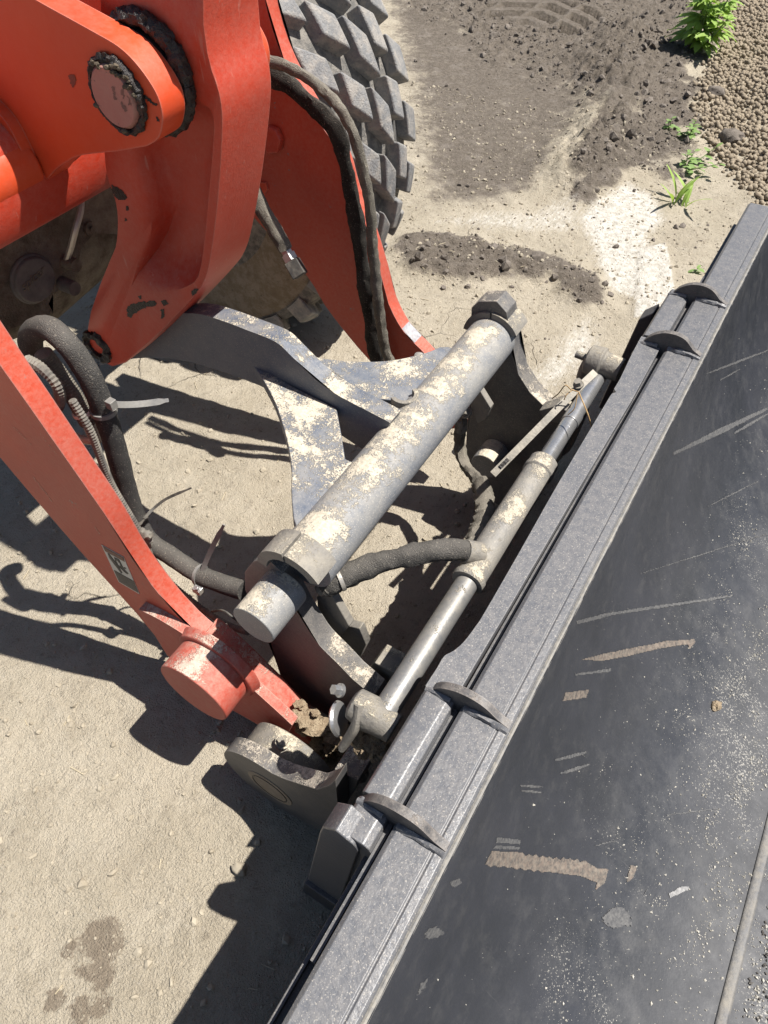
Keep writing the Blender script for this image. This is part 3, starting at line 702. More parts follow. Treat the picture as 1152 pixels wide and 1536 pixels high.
# --- tilt lever: a cast frame with a recessed web
outer = [(330, -90), (306, 0), (313, 83), (329, 137), (334, 187), (328, 292), (318, 375), (309, 417), (292, 444), (240, 500), (200, 536), (180, 549), (166, 551), (146, 540), (131, 523), (125, 498), (137, 462), (154, 412), (171, 375), (175, 333), (171, 300), (160, 267), (155, 233), (150, 120), (150, 0), (160, -90)]
inner = [(292, 158), (306, 163), (319, 181), (316, 240), (311, 292), (306, 350), (301, 392), (296, 414), (285, 424), (262, 430), (240, 430), (222, 426), (206, 415), (205, 400), (214, 385), (222, 356), (222, 325), (217, 292), (209, 262), (203, 234), (205, 205), (215, 185), (235, 168), (255, 160), (270, 157), (282, 156)]
LY0, LY1 = .655, .748
def lever():
    b = bmesh.new(); n = 60
    O = resample(cr(outer + [outer[0]], 3), n + 1)[:-1]; I = resample(cr(inner + [inner[0]], 3), n + 1)[:-1]
    # pair each inner point with the outer loop by angle about the recess centre
    c = np.array([255., 290.])
    k = 96; ang = np.linspace(0, 2 * np.pi, k, endpoint=False)
    def cast(poly, a):
        d = np.array([math.cos(a), math.sin(a)]); best = None
        P = np.array([tuple(q) for q in poly])
        for i in range(len(P)):
            p, q = P[i], P[(i + 1) % len(P)]; e = q - p; den = d[0] * e[1] - d[1] * e[0]
            if abs(den) < 1e-9: continue
            t_ = ((p - c)[0] * e[1] - (p - c)[1] * e[0]) / den; s_ = ((p - c)[0] * d[1] - (p - c)[1] * d[0]) / den
            if t_ > 0 and -1e-6 <= s_ <= 1 + 1e-6: best = t_ if best is None else min(best, t_) if poly is Ip else max(best, t_)
        return c + d * best
    Ip = [tuple(q) for q in cr(inner + [inner[0]], 4)[:-1]]; Op = [tuple(q) for q in cr(outer + [outer[0]], 4)[:-1]]
    oi, ii = [cast(Op, a) for a in ang], [cast(Ip, a) for a in ang]
    def ring(L, Y, base=LY0): return [b.verts.new(Vector((PY(p[0], p[1], base).x, Y, PY(p[0], p[1], base).z))) for p in L]
    def lerp(A, B, t): return [a * (1 - t) + q * t for a, q in zip(A, B)]
    cc = [np.array([255., 290.])] * k
    rings = [ring(oi, LY1), ring(oi, LY0 + .004), ring(lerp(oi, ii, .04 + 0), LY0), ring(lerp(oi, ii, .86), LY0), ring(ii, LY0 + .006), ring(lerp(ii, cc, .09), LY0 + .022), ring(lerp(ii, cc, .20), LY0 + .036), ring(lerp(ii, cc, .38), LY0 + .043), ring(lerp(ii, cc, .8), LY0 + .045)]
    for A, B in zip(rings[:-1], rings[1:]):
        for i in range(k): b.faces.new((A[i], A[(i + 1) % k], B[(i + 1) % k], B[i]))
    b.faces.new(rings[-1]); b.faces.new(rings[0][::-1])
    return b
lev = obj('tilt_lever', lever(), RED_CAST, loader, ang=48)
tag(lev, 'big cast red tilt lever with a recessed web')
pc = PY(147, 520, LY0)
bm = bmesh.new(); tube(bm, [Vector((pc.x + math.cos(t) * .026, LY0, pc.z + math.sin(t) * .026)) for t in np.linspace(0, 6.283, 26)], .0085, n=8, k=2, wob=.9, wf=80); obj('pin_seal', bm, GREASE, lev)
# --- bracket lug with the pivot pin
lug_pts = [(-60, -110)] + cr([(20, -22), (54, 0), (137, 46), (179, 71), (208, 100), (233, 137), (243, 167), (243, 190), (237, 208), (221, 219)], 4) + cr([(175, 227), (121, 233), (98, 244), (83, 255), (72, 268), (62, 278)], 3) + [(0, 310), (-70, 345)]
lug = obj('lever_bracket', plateY(lug_pts, .60, .638), RED, loader, bevel=.0035)
tag(lug, 'bright red bracket lug with greasy pivot pin')
obj('lever_bracket', plateXZ([(PY(u, v, .6).x, PY(u, v, .6).z) for u, v in lug_pts], .765, .80), RED, loader, bevel=.003)
pp = PY(178, 143, .60)
bm = bmesh.new(); lathe(bm, (pp.x, .59, pp.z), (0, 1, 0), [(0, .0), (0, .031), (.004, .034), (.2, .034)], 48); obj('pivot_pin', bm, paint('dull_pin_face', (.40, .17, .14), (.30, .13, .11), lo=1.2, hi=1.3, rough=.5, film=.3, chip=(.08, .06, .06), chipth=.6, bumpy=.3), lug)
bm = bmesh.new()
pts = [Vector((pp.x + math.cos(t) * .0385, .597, pp.z + math.sin(t) * .0385)) for t in np.linspace(0, 2 * math.pi, 40)]
tube(bm, pts, lambda t: .0042 + .0014 * math.sin(t * 6.283 + 1), n=10, k=3, wob=.8, wf=130)
obj('grease_ring', bm, GREASE, lug)
bm = bmesh.new()
for i in range(22):
    t = random.uniform(.2, 2.2) if i < 15 else random.uniform(0, 6.3); q = random.uniform(.031, .042)
    lump(bm, (pp.x + math.cos(t) * q, .590, pp.z + math.sin(t) * q), random.uniform(.002, .0042), (1.4, .8, .8), 2, .6, 2, i)
tag(obj('grease_crumbs', bm, MUD_DARK, lug), None, kind='stuff')
bm = bmesh.new(); pts = [Vector((pp.x + math.cos(t) * .058 + .004, .648, pp.z + math.sin(t) * .058 + .008)) for t in np.linspace(0, 2 * math.pi, 50)]
tube(bm, pts, .0095, n=12, k=3, wob=.45, wf=150); cyl(bm, (pp.x, .637, pp.z), (pp.x, .66, pp.z), .056); obj('grease_seal', bm, GREASE, lug)
# welded bar and round stub left of the lug
obj('bracket_rib', plateY(cr([(-60, 120), (0, 172), (30, 222), (50, 268), (56, 284)], 4) + [(30, 300), (0, 312), (-60, 340)], .583, .60), RED, loader, bevel=.008, segs=3)
bm = bmesh.new(); p = PY(-14, 262, .55); cyl(bm, (p.x, .50, p.z), (p.x, .60, p.z), .048, n=40); obj('bracket_stub', bm, RED, loader, bevel=.006)

# --- hoses and ties on the loader
def hose(name, pts, r, mat, parent, **k):
    b = bmesh.new(); tube(b, pts, r, **k); return obj(name, b, mat, parent)
hp = [PY(58, 545, .47), PY(46, 520, .465), PY(50, 498, .46), PY(72, 492, .455), PY(97, 512, .45), PY(117, 537, .45), PY(138, 572, .45), PY(155, 615, .45), PY(168, 655, .448), PY(181, 700, .445), PY(193, 745, .44), PY(206, 782, .435), PY(225, 812, .43), PY(258, 835, .43), PY(300, 862, .432), PY(335, 876, .436), PY(366, 886, .44)]
hz = hose('sleeved_hose', hp, lambda t: .0172 - .0005 * min(1, t * 2), HOSE, loader, n=16, wob=.06, wf=30)
tag(hz, 'thick black fabric sleeved hose along the near arm')
def ring_on(pts, i0, r, wd, name, mat, parent):
    a, b_ = Vector(pts[i0]), Vector(pts[i0 + 1]); d = (b_ - a).normalized(); b = bmesh.new()
    lathe(b, a - d * wd, d, [(0, r), (0, r + .0022), (2 * wd, r + .0022), (2 * wd, r)], 24); return obj(name, b, mat, parent)
def tie(px, Y0, Y1, wd, mat, parent, name='cable_tie', up=0.0):
    n = len(px); P = [PY(u, v, Y0 + (Y1 - Y0) * i / (n - 1)) for i, (u, v) in enumerate(px)]
    P = [Vector(p) for p in cr(P, 4)]; b = bmesh.new(); prev = None
    view = (Vector(CAM) - P[0]).normalized()
    for i, p in enumerate(P):
        d = (P[min(i + 1, len(P) - 1)] - P[max(i - 1, 0)]).normalized(); s = d.cross(view).normalized()
        nrm = d.cross(s); w_ = wd * (1 if i < len(P) - 2 else .6)
        cur = [b.verts.new(p + s * w_ + nrm * .0009), b.verts.new(p - s * w_ + nrm * .0009), b.verts.new(p - s * w_ - nrm * .0009), b.verts.new(p + s * w_ - nrm * .0009)]
        if prev:
            for q in range(4): b.faces.new((prev[q], prev[(q + 1) % 4], cur[(q + 1) % 4], cur[q]))
        else: b.faces.new(cur[::-1])
        prev = cur
    b.faces.new(prev)
    return obj(name, b, mat, parent)
ring_on(hp, 7, .0176, .0035, 'cable_tie_strap', PLASTIC, hz)
bm = bmesh.new(); box_dirs(bm, PY(167, 606, .448), (.006, 0, 0), (0, .006, 0), (0, 0, .007)); obj('cable_tie_head', bm, PLASTIC, hz, bevel=.001)
tie([(164, 606), (190, 607), (220, 605), (253, 600)], .446, .52, .0048, PLASTIC, hz)
tie([(216, 778), (228, 765), (250, 748), (287, 732)], .43, .50, .0024, RUBBER, hz)
tie([(302, 862), (309, 842), (320, 818), (336, 787)], .43, .47, .0042, PLASTIC, hz)
ring_on(hp, 14, .0172, .0025, 'cable_tie_strap', PLASTIC, hz)
ring_on(hp, 11, .0172, .0025, 'cable_tie_strap', RUBBER, hz)
bm = bmesh.new(); box_dirs(bm, PY(297, 885, .41), (.008, 0, 0), (0, .006, 0), (0, 0, .006)); hexbolt(bm, PY(297, 884, .404), (0, -.3, 1), .004, .009); obj('hose_clamp', bm, ZINC, hz, bevel=.001)
cd = [PY(u, v, .408) for u, v in [(108, 600), (135, 645), (152, 690), (168, 728), (188, 762), (206, 792), (217, 815), (228, 838), (243, 862), (262, 880), (286, 900), (310, 918), (343, 938), (372, 948)]]
hose('wire_conduit', cd, .0058, CONDUIT, loader, n=8, ribs=.10, ribp=.005)
hose('wire_conduit', [PY(u, v, .42) for u, v in [(40, 540), (62, 552), (84, 575), (90, 598), (84, 615), (68, 620)]], .008, CONDUIT, loader, n=8, ribs=.1, ribp=.005)
hose('wire_strand', [PY(u, v, .41) for u, v in [(318, 917), (335, 916), (352, 928), (375, 945)]], .0022, RUBBER, loader, n=6)
bm = bmesh.new()
for i in range(9): lump(bm, PY(212 + i % 3 * 5, 798 + i * 2.4, .408), .008, (1, 1, 1), 2, .5, 2, i)
obj('tape_bundle', bm, CONDUIT, loader)
h2 = [PY(64, 530, .44), PY(84, 556, .445), PY(108, 590, .445), PY(124, 618, .445), PY(133, 634, .445)]
hh = hose('lower_hose', h2, .0135, HOSE_DIRTY, loader, n=12, ribs=.03, ribp=.004)
ring_on(h2, 3, .0135, .003, 'tape_band', WHITE_TAPE, hh)
hose('hose_fitting', [PY(132, 633, .445), PY(138, 645, .445), PY(144, 660, .445)], .0105, PIPE_METAL, loader, n=12)
hose('steel_pipe', [PY(84, 622, .42), PY(98, 645, .42), PY(118, 658, .43), PY(140, 660, .44), PY(152, 652, .46)], .0072, PIPE_METAL, loader, n=10)
# flat sleeve hanging over the far arm, its lit fold painted as paler cloth
dark_ = [PY(u, v, 1.035) for u, v in [(380, 98), (404, 112), (430, 126), (455, 146), (473, 164), (492, 180), (508, 206), (518, 245), (526, 285), (534, 330), (541, 380), (548, 430), (556, 490), (566, 540), (580, 580)]]
sh = hose('sleeved_hose', dark_, lambda t: .0165 + .002 * math.sin(t * 31), HOSE_BLACK, loader, n=14, wob=.25, wf=32, flat=.55, seed=3); tag(sh, 'ragged black fabric sleeve hanging across the far red arm')
edge_ = [PY(u, v, 1.022) for u, v in [(380, 88), (405, 92), (427, 99), (452, 111), (478, 130), (502, 153), (519, 178), (532, 206), (541, 240), (549, 275), (556, 320), (559, 365), (564, 420), (570, 475), (577, 520), (586, 545), (595, 575)]]
hose('lit_sleeve_edge', edge_, lambda t: .0088 + .0025 * min(1, t * 1.3), HOSE_DIRTY, sh, n=12, wob=.22, wf=60, flat=.8, seed=4)
# short hose with fitting between lever and far arm
fh = [PY(u, v, .97) for u, v in [(372, 262), (383, 292), (394, 315), (408, 338), (420, 358), (428, 374)]]
hf = hose('short_hose', fh, .0145, HOSE_DIRTY, loader, n=12, wob=.15, wf=40, seed=5)
a = PY(428, 374, .97); d = (PY(440, 395, .965) - a).normalized()
bm = bmesh.new(); cyl(bm, a, a + d * .010, .0115, n=6); cyl(bm, a + d * .010, a + d * .024, .0150, n=6); obj('hex_nut', bm, ZINC, hf, bevel=.0008)
bm = bmesh.new(); cyl(bm, a + d * .024, a + d * .056, .0195, n=4); obj('coupling', bm, RUBBER, hf, bevel=.002)

# ================================================================== THE QUICK COUPLER
coup = empty('quick_coupler', (-.33, YC, G0), 'dust caked dark blue quick coupler with cross tube between arms and bucket', 'coupler')
TX, TZ, TR = -.392, .60, .0445
bm = bmesh.new(); prof = [(0, TR)]
cyl(bm, (TX, .43, TZ), (TX, 1.03, TZ), TR, n=56)
xt = obj('cross_tube', bm, NAVY_TUBE, coup); tag(xt, 'grey cross tube caked with pale dust')
# side plates
sp = [(367, 858), (380, 842), (400, 837), (424, 860), (428, 880), (436, 900)] + cr([(446, 918), (460, 941), (479, 968), (506, 995), (528, 1018)], 3) + [(560, 1045), (575, 1075), (560, 1100), (500, 1078), (444, 1046), (425, 1025), (413, 990), (405, 957), (385, 920), (368, 885)]
spn = obj('side_plate', plateY(sp, .405, .440), NAVY_PLATE, coup, bevel=.003); tag(spn, 'near side plate of the coupler')
# split clamp collar over the tube end
def arc_collar(Y0, Y1, a0, a1, r0, r1, n=24):
    b = bmesh.new(); P = [(TX + math.cos(t) * r1, TZ + math.sin(t) * r1) for t in np.linspace(a0, a1, n)] + [(TX + math.cos(t) * r0, TZ + math.sin(t) * r0) for t in np.linspace(a1, a0, n)]
    return plateXZ(P, Y0, Y1, b)
R_ = math.radians
obj('clamp_collar', arc_collar(.398, .442, R_(98), R_(175), TR - .004, TR + .0115), GREY_STEEL, spn, bevel=.002)
obj('clamp_collar', arc_collar(.398, .442, R_(30), R_(94), TR - .004, TR + .0115), GREY_STEEL, spn, bevel=.002)
spf = [(707, 462), (718, 452), (745, 452), (760, 469), (762, 495), (767, 531), (778, 562), (795, 589), (822, 615), (848, 638), (850, 660), (840, 690), (800, 740), (750, 760), (715, 735), (698, 690), (700, 640), (712, 560), (706, 490)]
spfo = obj('side_plate', plateY(spf, 1.025, 1.065), NAVY_PLATE, coup, bevel=.003); tag(spfo, 'far side plate of the coupler')
obj('clamp_collar', arc_collar(1.02, 1.07, R_(98), R_(175), TR - .004, TR + .0115), GREY_STEEL, spfo, bevel=.002)
obj('clamp_collar', arc_collar(1.02, 1.07, R_(30), R_(94), TR - .004, TR + .0115), GREY_STEEL, spfo, bevel=.002)
p = PY(382, 936, .335); bm = bmesh.new(); cyl(bm, (p.x, .331, p.z), (p.x, .41, p.z), .0345, n=40); obj('stop_stub', bm, NAVY_TUBE, spn, bevel=.002)
p = PY(726, 700, .97); bm = bmesh.new(); cyl(bm, (p.x, .97, p.z), (p.x, 1.03, p.z), .030, n=36); obj('stop_stub', bm, NAVY_TUBE, spfo, bevel=.002)
# lock brackets behind the near side plate
obj('lock_bracket', plateY([(475, 895), (492, 884), (524, 940), (500, 968), (478, 935)], .455, .47), GREY_STEEL, spn, bevel=.002)
obj('lock_bracket', plateY([(505, 958), (518, 938), (539, 943), (549, 968), (538, 990), (520, 1004), (503, 985)], .47, .485), GREY_STEEL, spn, bevel=.002)
obj('lock_bracket', plateY([(553, 1003), (562, 994), (592, 1010), (586, 1026), (575, 1040)], .45, .49), GREY_STEEL, spn, bevel=.002)
obj('lock_bracket', plateY([(700, 592), (720, 586), (736, 612), (728, 630), (716, 636)], .955, .97), GREY_STEEL, spfo, bevel=.002)
obj('lock_bracket', plateY([(808, 616), (838, 608), (852, 618), (846, 636), (818, 632)], 1.0, 1.03), GREY_STEEL, spfo, bevel=.002)
bm = bmesh.new(); a = PY(500, 885, .47); tube(bm, [a, PY(507, 905, .47), PY(512, 918, .47), PY(517, 935, .47)], .0055, n=8); obj('grease_line', bm, RUBBER, spn)
# tilt link and gussets
lk = cr([(140, 505), (185, 485), (230, 474), (290, 470), (330, 480), (370, 495), (412, 512), (433, 530), (458, 555), (482, 576), (512, 596), (543, 612), (585, 634)], 3) + [(572, 665), (545, 675), (506, 649)] + cr([(450, 612), (391, 579), (317, 552), (258, 538), (200, 538), (150, 548)], 3)
LKY0, LKY1 = .69, .724
link = obj('tilt_link', plateY(lk, LKY0, LKY1), NAVY, coup, bevel=.003); tag(link, 'curved dark blue tilt link')
g0 = PY(382, 550, LKY0); gn = Vector((-(TZ + .028 - g0.z), 0, (TX - .02) - g0.x)).normalized()
if gn.z < 0: gn = -gn
def gusset(px, name):
    P = [PPL(u, v, g0, gn) for u, v in px]; b = bmesh.new(); fs = prism(b, P, -gn * .02)
    bmesh.ops.triangulate(b, faces=fs, ngon_method='BEAUTY'); return obj(name, b, NAVY_GUS, coup, bevel=.002)
NAVY_GUS = paint('dust_patched_navy_paint', (.07, .09, .125), (.10, .115, .145), lo=.845, hi=.885, upb=.36, rough=.42, film=.28, sc=8, speck=.35, bumpy=.3)
gusset([(380, 548), (388, 549), (440, 580), (490, 605), (505, 612), (512, 650), (518, 688), (545, 700)] + [(500, 770), (448, 800)] + cr([(440, 777), (437, 740), (437, 700), (429, 655), (413, 605), (395, 570)], 4), 'gusset_plate')
gusset(cr([(462, 528), (478, 536), (520, 541), (560, 542), (600, 538), (640, 528), (660, 520)], 4) + [(690, 520), (660, 570), (620, 604), (606, 601), (566, 598), (580, 606), (604, 615), (590, 634), (560, 632), (512, 600), (482, 580), (458, 558)], 'gusset_plate')
pe = PPL(606, 600, g0, gn)
bm = bmesh.new(); pts = [pe + Vector((math.cos(t) * .02, math.sin(t) * .020, .004)) for t in np.linspace(-2.2, 1.2, 14)]
prev = None
for p in pts:
    rd = (p - pe); rd.z = 0; rd.normalize()
    cur = [bm.verts.new(p + rd * .004 - Vector((0, 0, .012))), bm.verts.new(p + rd * .004 + Vector((0, 0, .010))), bm.verts.new(p - rd * .004 + Vector((0, 0, .010))), bm.verts.new(p - rd * .004 - Vector((0, 0, .012)))]
    if prev:
        for q in range(4): bm.faces.new((prev[q], prev[(q + 1) % 4], cur[(q + 1) % 4], cur[q]))
    else: bm.faces.new(cur[::-1])
    prev = cur
bm.faces.new(prev); obj('hose_eye', bm, GREY_STEEL, xt, bevel=.001)
# outer pivot ears
ear = [(343, 1128)] + cr([(352, 1126), (370, 1137), (411, 1161), (443, 1174), (474, 1184), (494, 1184)], 3) + [(503, 1170)] + [(508, 1222), (505, 1244), (478, 1245)] + cr([(438, 1214), (397, 1196), (370, 1180), (352, 1158), (344, 1138)], 3)
pc = PY(400, 1168, .234)
ec = Vector((pc.x, .234, pc.z - .043))
earh = [(ec.x + .094 * math.cos(t), ec.z + .094 * math.sin(t)) for t in np.linspace(math.radians(80), math.radians(292), 36)] + [(PY(u, v, .234).x, PY(u, v, .234).z) for u, v in ((478, 1245), (505, 1244), (508, 1222), (503, 1170), (494, 1178), (475, 1184), (443, 1174), (425, 1168))]
e_o = obj('pivot_ear', plateXZ(earh, .234, .261), NAVY_PLATE, coup, bevel=.003); tag(e_o, 'round near pivot ear of the coupler')
pc = PY(400, 1168, .234)
def ringY(c, Y, r0, r1, n=48):
    b = bmesh.new(); lathe(b, (c.x, Y, c.z), (0, 1, 0), [(0, r0), (-.0015, r0), (-.0015, r1), (0, r1)], n); return b
EARFACE = plain('brown_pin_face', (.17, .135, .10), (.22, .18, .135), .8, film=.3)
bm = bmesh.new(); cyl(bm, (ec.x, .2325, ec.z), (ec.x, .24, ec.z), .0445, n=48); pin = obj('pivot_pin', bm, EARFACE, e_o, bevel=.0012)
bm = bmesh.new(); tube(bm, [Vector((ec.x + math.cos(t) * .034, .2325, ec.z + math.sin(t) * .034)) for t in np.linspace(0, 6.283, 40)], .0011, n=5, k=1); obj('pin_groove', bm, GREASE, pin)
bm = bmesh.new(); cyl(bm, (ec.x, .258, ec.z), (ec.x, .305, ec.z), .078, n=56); hub = obj('pivot_hub', bm, GREY_STEEL, e_o, bevel=.004)
bm = bmesh.new(); hexbolt(bm, PY(424, 1113, .283), (.2, 0, 1), .009, .012); obj('bolt', bm, GREY_STEEL, hub)
# mirrored far ear
far_ear = obj('pivot_ear', plateXZ(earh, 1.189, 1.216), NAVY_PLATE, coup, bevel=.003)
# wedge block by the ear
obj('wedge_block', plateY([(501, 1154), (537, 1171), (533, 1184), (509, 1223), (503, 1190)], .262, .318), NAVY_PLATE, coup, bevel=.002)
bm = bmesh.new(); hexbolt(bm, PY(541, 1160, .30), (.6, -.6, .5), .009, .012); obj('bolt', bm, GREY_STEEL, coup)
# locking cylinder across the coupler
CX, CZ = -.200, .53
lc = None
bm = bmesh.new(); lathe(bm, (CX, .565, CZ), (0, 1, 0), [(0, .018), (0, .0245), (.004, .026), (.010, .026), (.014, .0232), (.030, .0236), (.255, .0236), (.258, .0265), (.268, .0265), (.272, .025), (.285, .0255), (.287, .018)], 40)
lc = obj('locking_cylinder', bm, paint('dust_streaked_cylinder', (.125, .122, .118), (.165, .16, .152), lo=.80, hi=.86, upb=.34, rough=.5, film=.36, sc=17, gr=300, bumpy=.4, speck=.4), coup); tag(lc, 'dusty locking cylinder lying along the bucket rim')
bm = bmesh.new(); cyl(bm, (CX, .322, CZ), (CX, .57, CZ), .0172, n=32); obj('cylinder_sleeve', bm, paint('steel_sleeve', (.20, .205, .215), (.16, .165, .17), lo=.95, hi=1.02, upb=.38, rough=.38, film=.4, sc=20, metal=.45, bumpy=.15), lc)
bm = bmesh.new(); cyl(bm, (CX, .84, CZ), (CX, 1.145, CZ), .0148, n=32); cyl(bm, (CX, .965, CZ), (CX, .99, CZ), .0165, n=32); obj('piston_rod', bm, CHROME, lc, bevel=.001)
# near rod end with its finger
a = PZ(527, 1052, .535); b_ = PZ(592, 1094, .525)
bm = bmesh.new(); d = (b_ - a); lathe(bm, a, d, [(0, .013), (.004, .0215), (.03, .0245), (.045, .0215), (.06, .020), (d.length, .0195)], 32)
re = obj('rod_end', bm, GREY_STEEL, lc, bevel=.002)
bm = bmesh.new(); q = [PZ(540, 1055, .55), PZ(535, 1085, .53), PZ(524, 1105, .505), PZ(514, 1120, .485)]; tube(bm, q, lambda t: .013 - .003 * t, n=12, flat=.6); obj('lock_finger', bm, GREY_STEEL, re)
bm = bmesh.new(); hexbolt(bm, PZ(512, 1036, .54), (-.5, -.5, .6), .007, .014); obj('bolt', bm, ZINC, re)
bm = bmesh.new(); lathe(bm, PZ(503, 1078, .50), (.7, .3, .3), [(0, .020), (.004, .024), (.008, .022), (.010, .015)], 28); obj('washer', bm, ZINC, re)
bm = bmesh.new()
for i in range(14): lump(bm, PZ(random.uniform(540, 570), random.uniform(1090, 1125), .47), random.uniform(.008, .02), (1, 1, .8), 3, .6, 1.8, i + 70)
tag(obj('mud_crust', bm, MUD, re), None, kind='stuff')
# far rod end
a = PZ(880, 537, .55); b_ = PZ(932, 556, .55); d = b_ - a
bm = bmesh.new(); lathe(bm, a, d, [(0, .018), (.003, .027), (.03, .030), (.034, .024), (d.length, .022)], 32); re2 = obj('rod_end', bm, GREY_STEEL, lc, bevel=.002)
bm = bmesh.new(); cyl(bm, a - d.normalized() * .022, a, .007, n=12); obj('bolt', bm, GREY_STEEL, re2)
bm = bmesh.new(); tube(bm, [PZ(888, 540, .53), PZ(880, 552, .51), PZ(874, 568, .48)], .014, n=12, flat=.7); obj('lock_finger', bm, GREY_STEEL, re2)
# flat steel strip
A = [PZ(739, 712, .50), PZ(861, 588, .585), PZ(893, 558, .60)]
def strip(P, h, th):
    b = bmesh.new(); d = (P[-1] - P[0]).normalized(); view = (Vector(CAM) - P[0]).normalized()
    s = d.cross(view).normalized(); n = d.cross(s).normalized(); prev = None
    for p in P:
        cur = [b.verts.new(p + s * h + n * th), b.verts.new(p - s * h + n * th), b.verts.new(p - s * h - n * th), b.verts.new(p + s * h - n * th)]
        if prev:
            for q in range(4): b.faces.new((prev[q], prev[(q + 1) % 4], cur[(q + 1) % 4], cur[q]))
        else: b.faces.new(cur[::-1])
        prev = cur
    b.faces.new(prev); return b
bar = obj('lock_indicator_bar', strip(A, .0066, .002), STEEL_BAR, coup, bevel=.0006); tag(bar, 'flat grey steel strip with a slot')
bm = strip([PZ(750, 701, .509), PZ(762, 689, .5175)], .0035, .0026); obj('slot', bm, GREASE, bar)
bm = bmesh.new(); hexbolt(bm, PZ(868, 578, .592), (-.3, -.3, 1), .007, .012); obj('bolt', bm, GREY_STEEL, bar)
# hoses on the coupler
ch = [PY(488, 880, .455), PY(510, 868, .47), PY(545, 853, .50), PY(565, 845, .515), PY(600, 836, .535), PY(640, 828, .56), PY(680, 824, .585), PY(702, 828, .60), PY(716, 838, .61)]
c1 = hose('sleeved_hose', ch, lambda t: .0165 + .002 * math.sin(t * 9) * (t < .5), HOSE, coup, n=14, wob=.18, wf=55, seed=9); tag(c1, 'black sleeved hose reaching the locking cylinder')
bm = bmesh.new(); d = (ch[1] - ch[0]).normalized(); cyl(bm, ch[0] - d * .012, ch[0] + d * .010, .011, n=16); cyl(bm, ch[0] + d * .004, ch[0] + d * .022, .0175, n=20); obj('hose_fitting', bm, GREY_STEEL, c1, bevel=.001)
bm = bmesh.new(); d = (ch[7] - ch[6]).normalized(); cyl(bm, ch[7] - d * .006, ch[7] + d * .022, .0185, .0185, 20); cyl(bm, ch[7] + d * .022, ch[7] + d * .034, .013, n=6); obj('hose_fitting', bm, GREY_STEEL, c1, bevel=.001)
for i_ in (1,): ring_on(ch, i_, .0172, .003, 'tape_band', PIPE_METAL, c1)
c2p = [PY(693, 622, .96), PY(691, 645, .955), PY(689, 668, .95), PY(696, 695, .93), PY(712, 715, .90), PY(725, 735, .86), PY(727, 765, .80), PY(722, 790, .74), PY(712, 812, .67), PY(705, 828, .62)]
c2 = hose('sleeved_hose', c2p, lambda t: .0115 + (.006 if .38 < t < .85 else 0), HOSE_DIRTY, coup, n=12, wob=.35, wf=60, seed=12); tag(c2, 'muddy sleeved hose hanging beside the far side plate')
bm = bmesh.new(); hexbolt(bm, PY(700, 618, .955), (-.3, -.6, .5), .010, .016); cyl(bm, PY(692, 628, .958), PY(691, 646, .956), .0125, n=14); obj('hose_fitting', bm, GREY_STEEL, c2, bevel=.001)
bm = bmesh.new(); box_dirs(bm, PY(722, 736, .86), (.014, 0, 0), (0, .010, 0), (0, 0, .004)); obj('hose_strap', bm, RUBBER, c2, bevel=.001)
# dry stalk caught on the strip
bm = bmesh.new()
tube(bm, [PZ(868, 588, .605), PZ(873, 600, .60), PZ(882, 622, .59), PZ(889, 646, .56)], .0012, n=5)
tube(bm, [PZ(868, 588, .605), PZ(856, 584, .61), PZ(848, 578, .62), PZ(838, 590, .60), PZ(828, 598, .585)], .0010, n=5)
tube(bm, [PZ(860, 584, .605), PZ(850, 592, .60), PZ(846, 600, .59)], .0010, n=5)
tube(bm, [PZ(866, 590, .605), PZ(862, 612, .585), PZ(852, 622, .57)], .0009, n=5)
tag(obj('dry_stalk', bm, TWIG), 'dry brown stalk caught round the bolt of the grey steel strip', 'stalk')

# ================================================================== THE BUCKET
buck = empty('loader_bucket', (.25, YC, G0), 'wide black loader bucket with dusty grey rim and scratched inside', 'bucket')
B0, B1 = -.33, 1.77
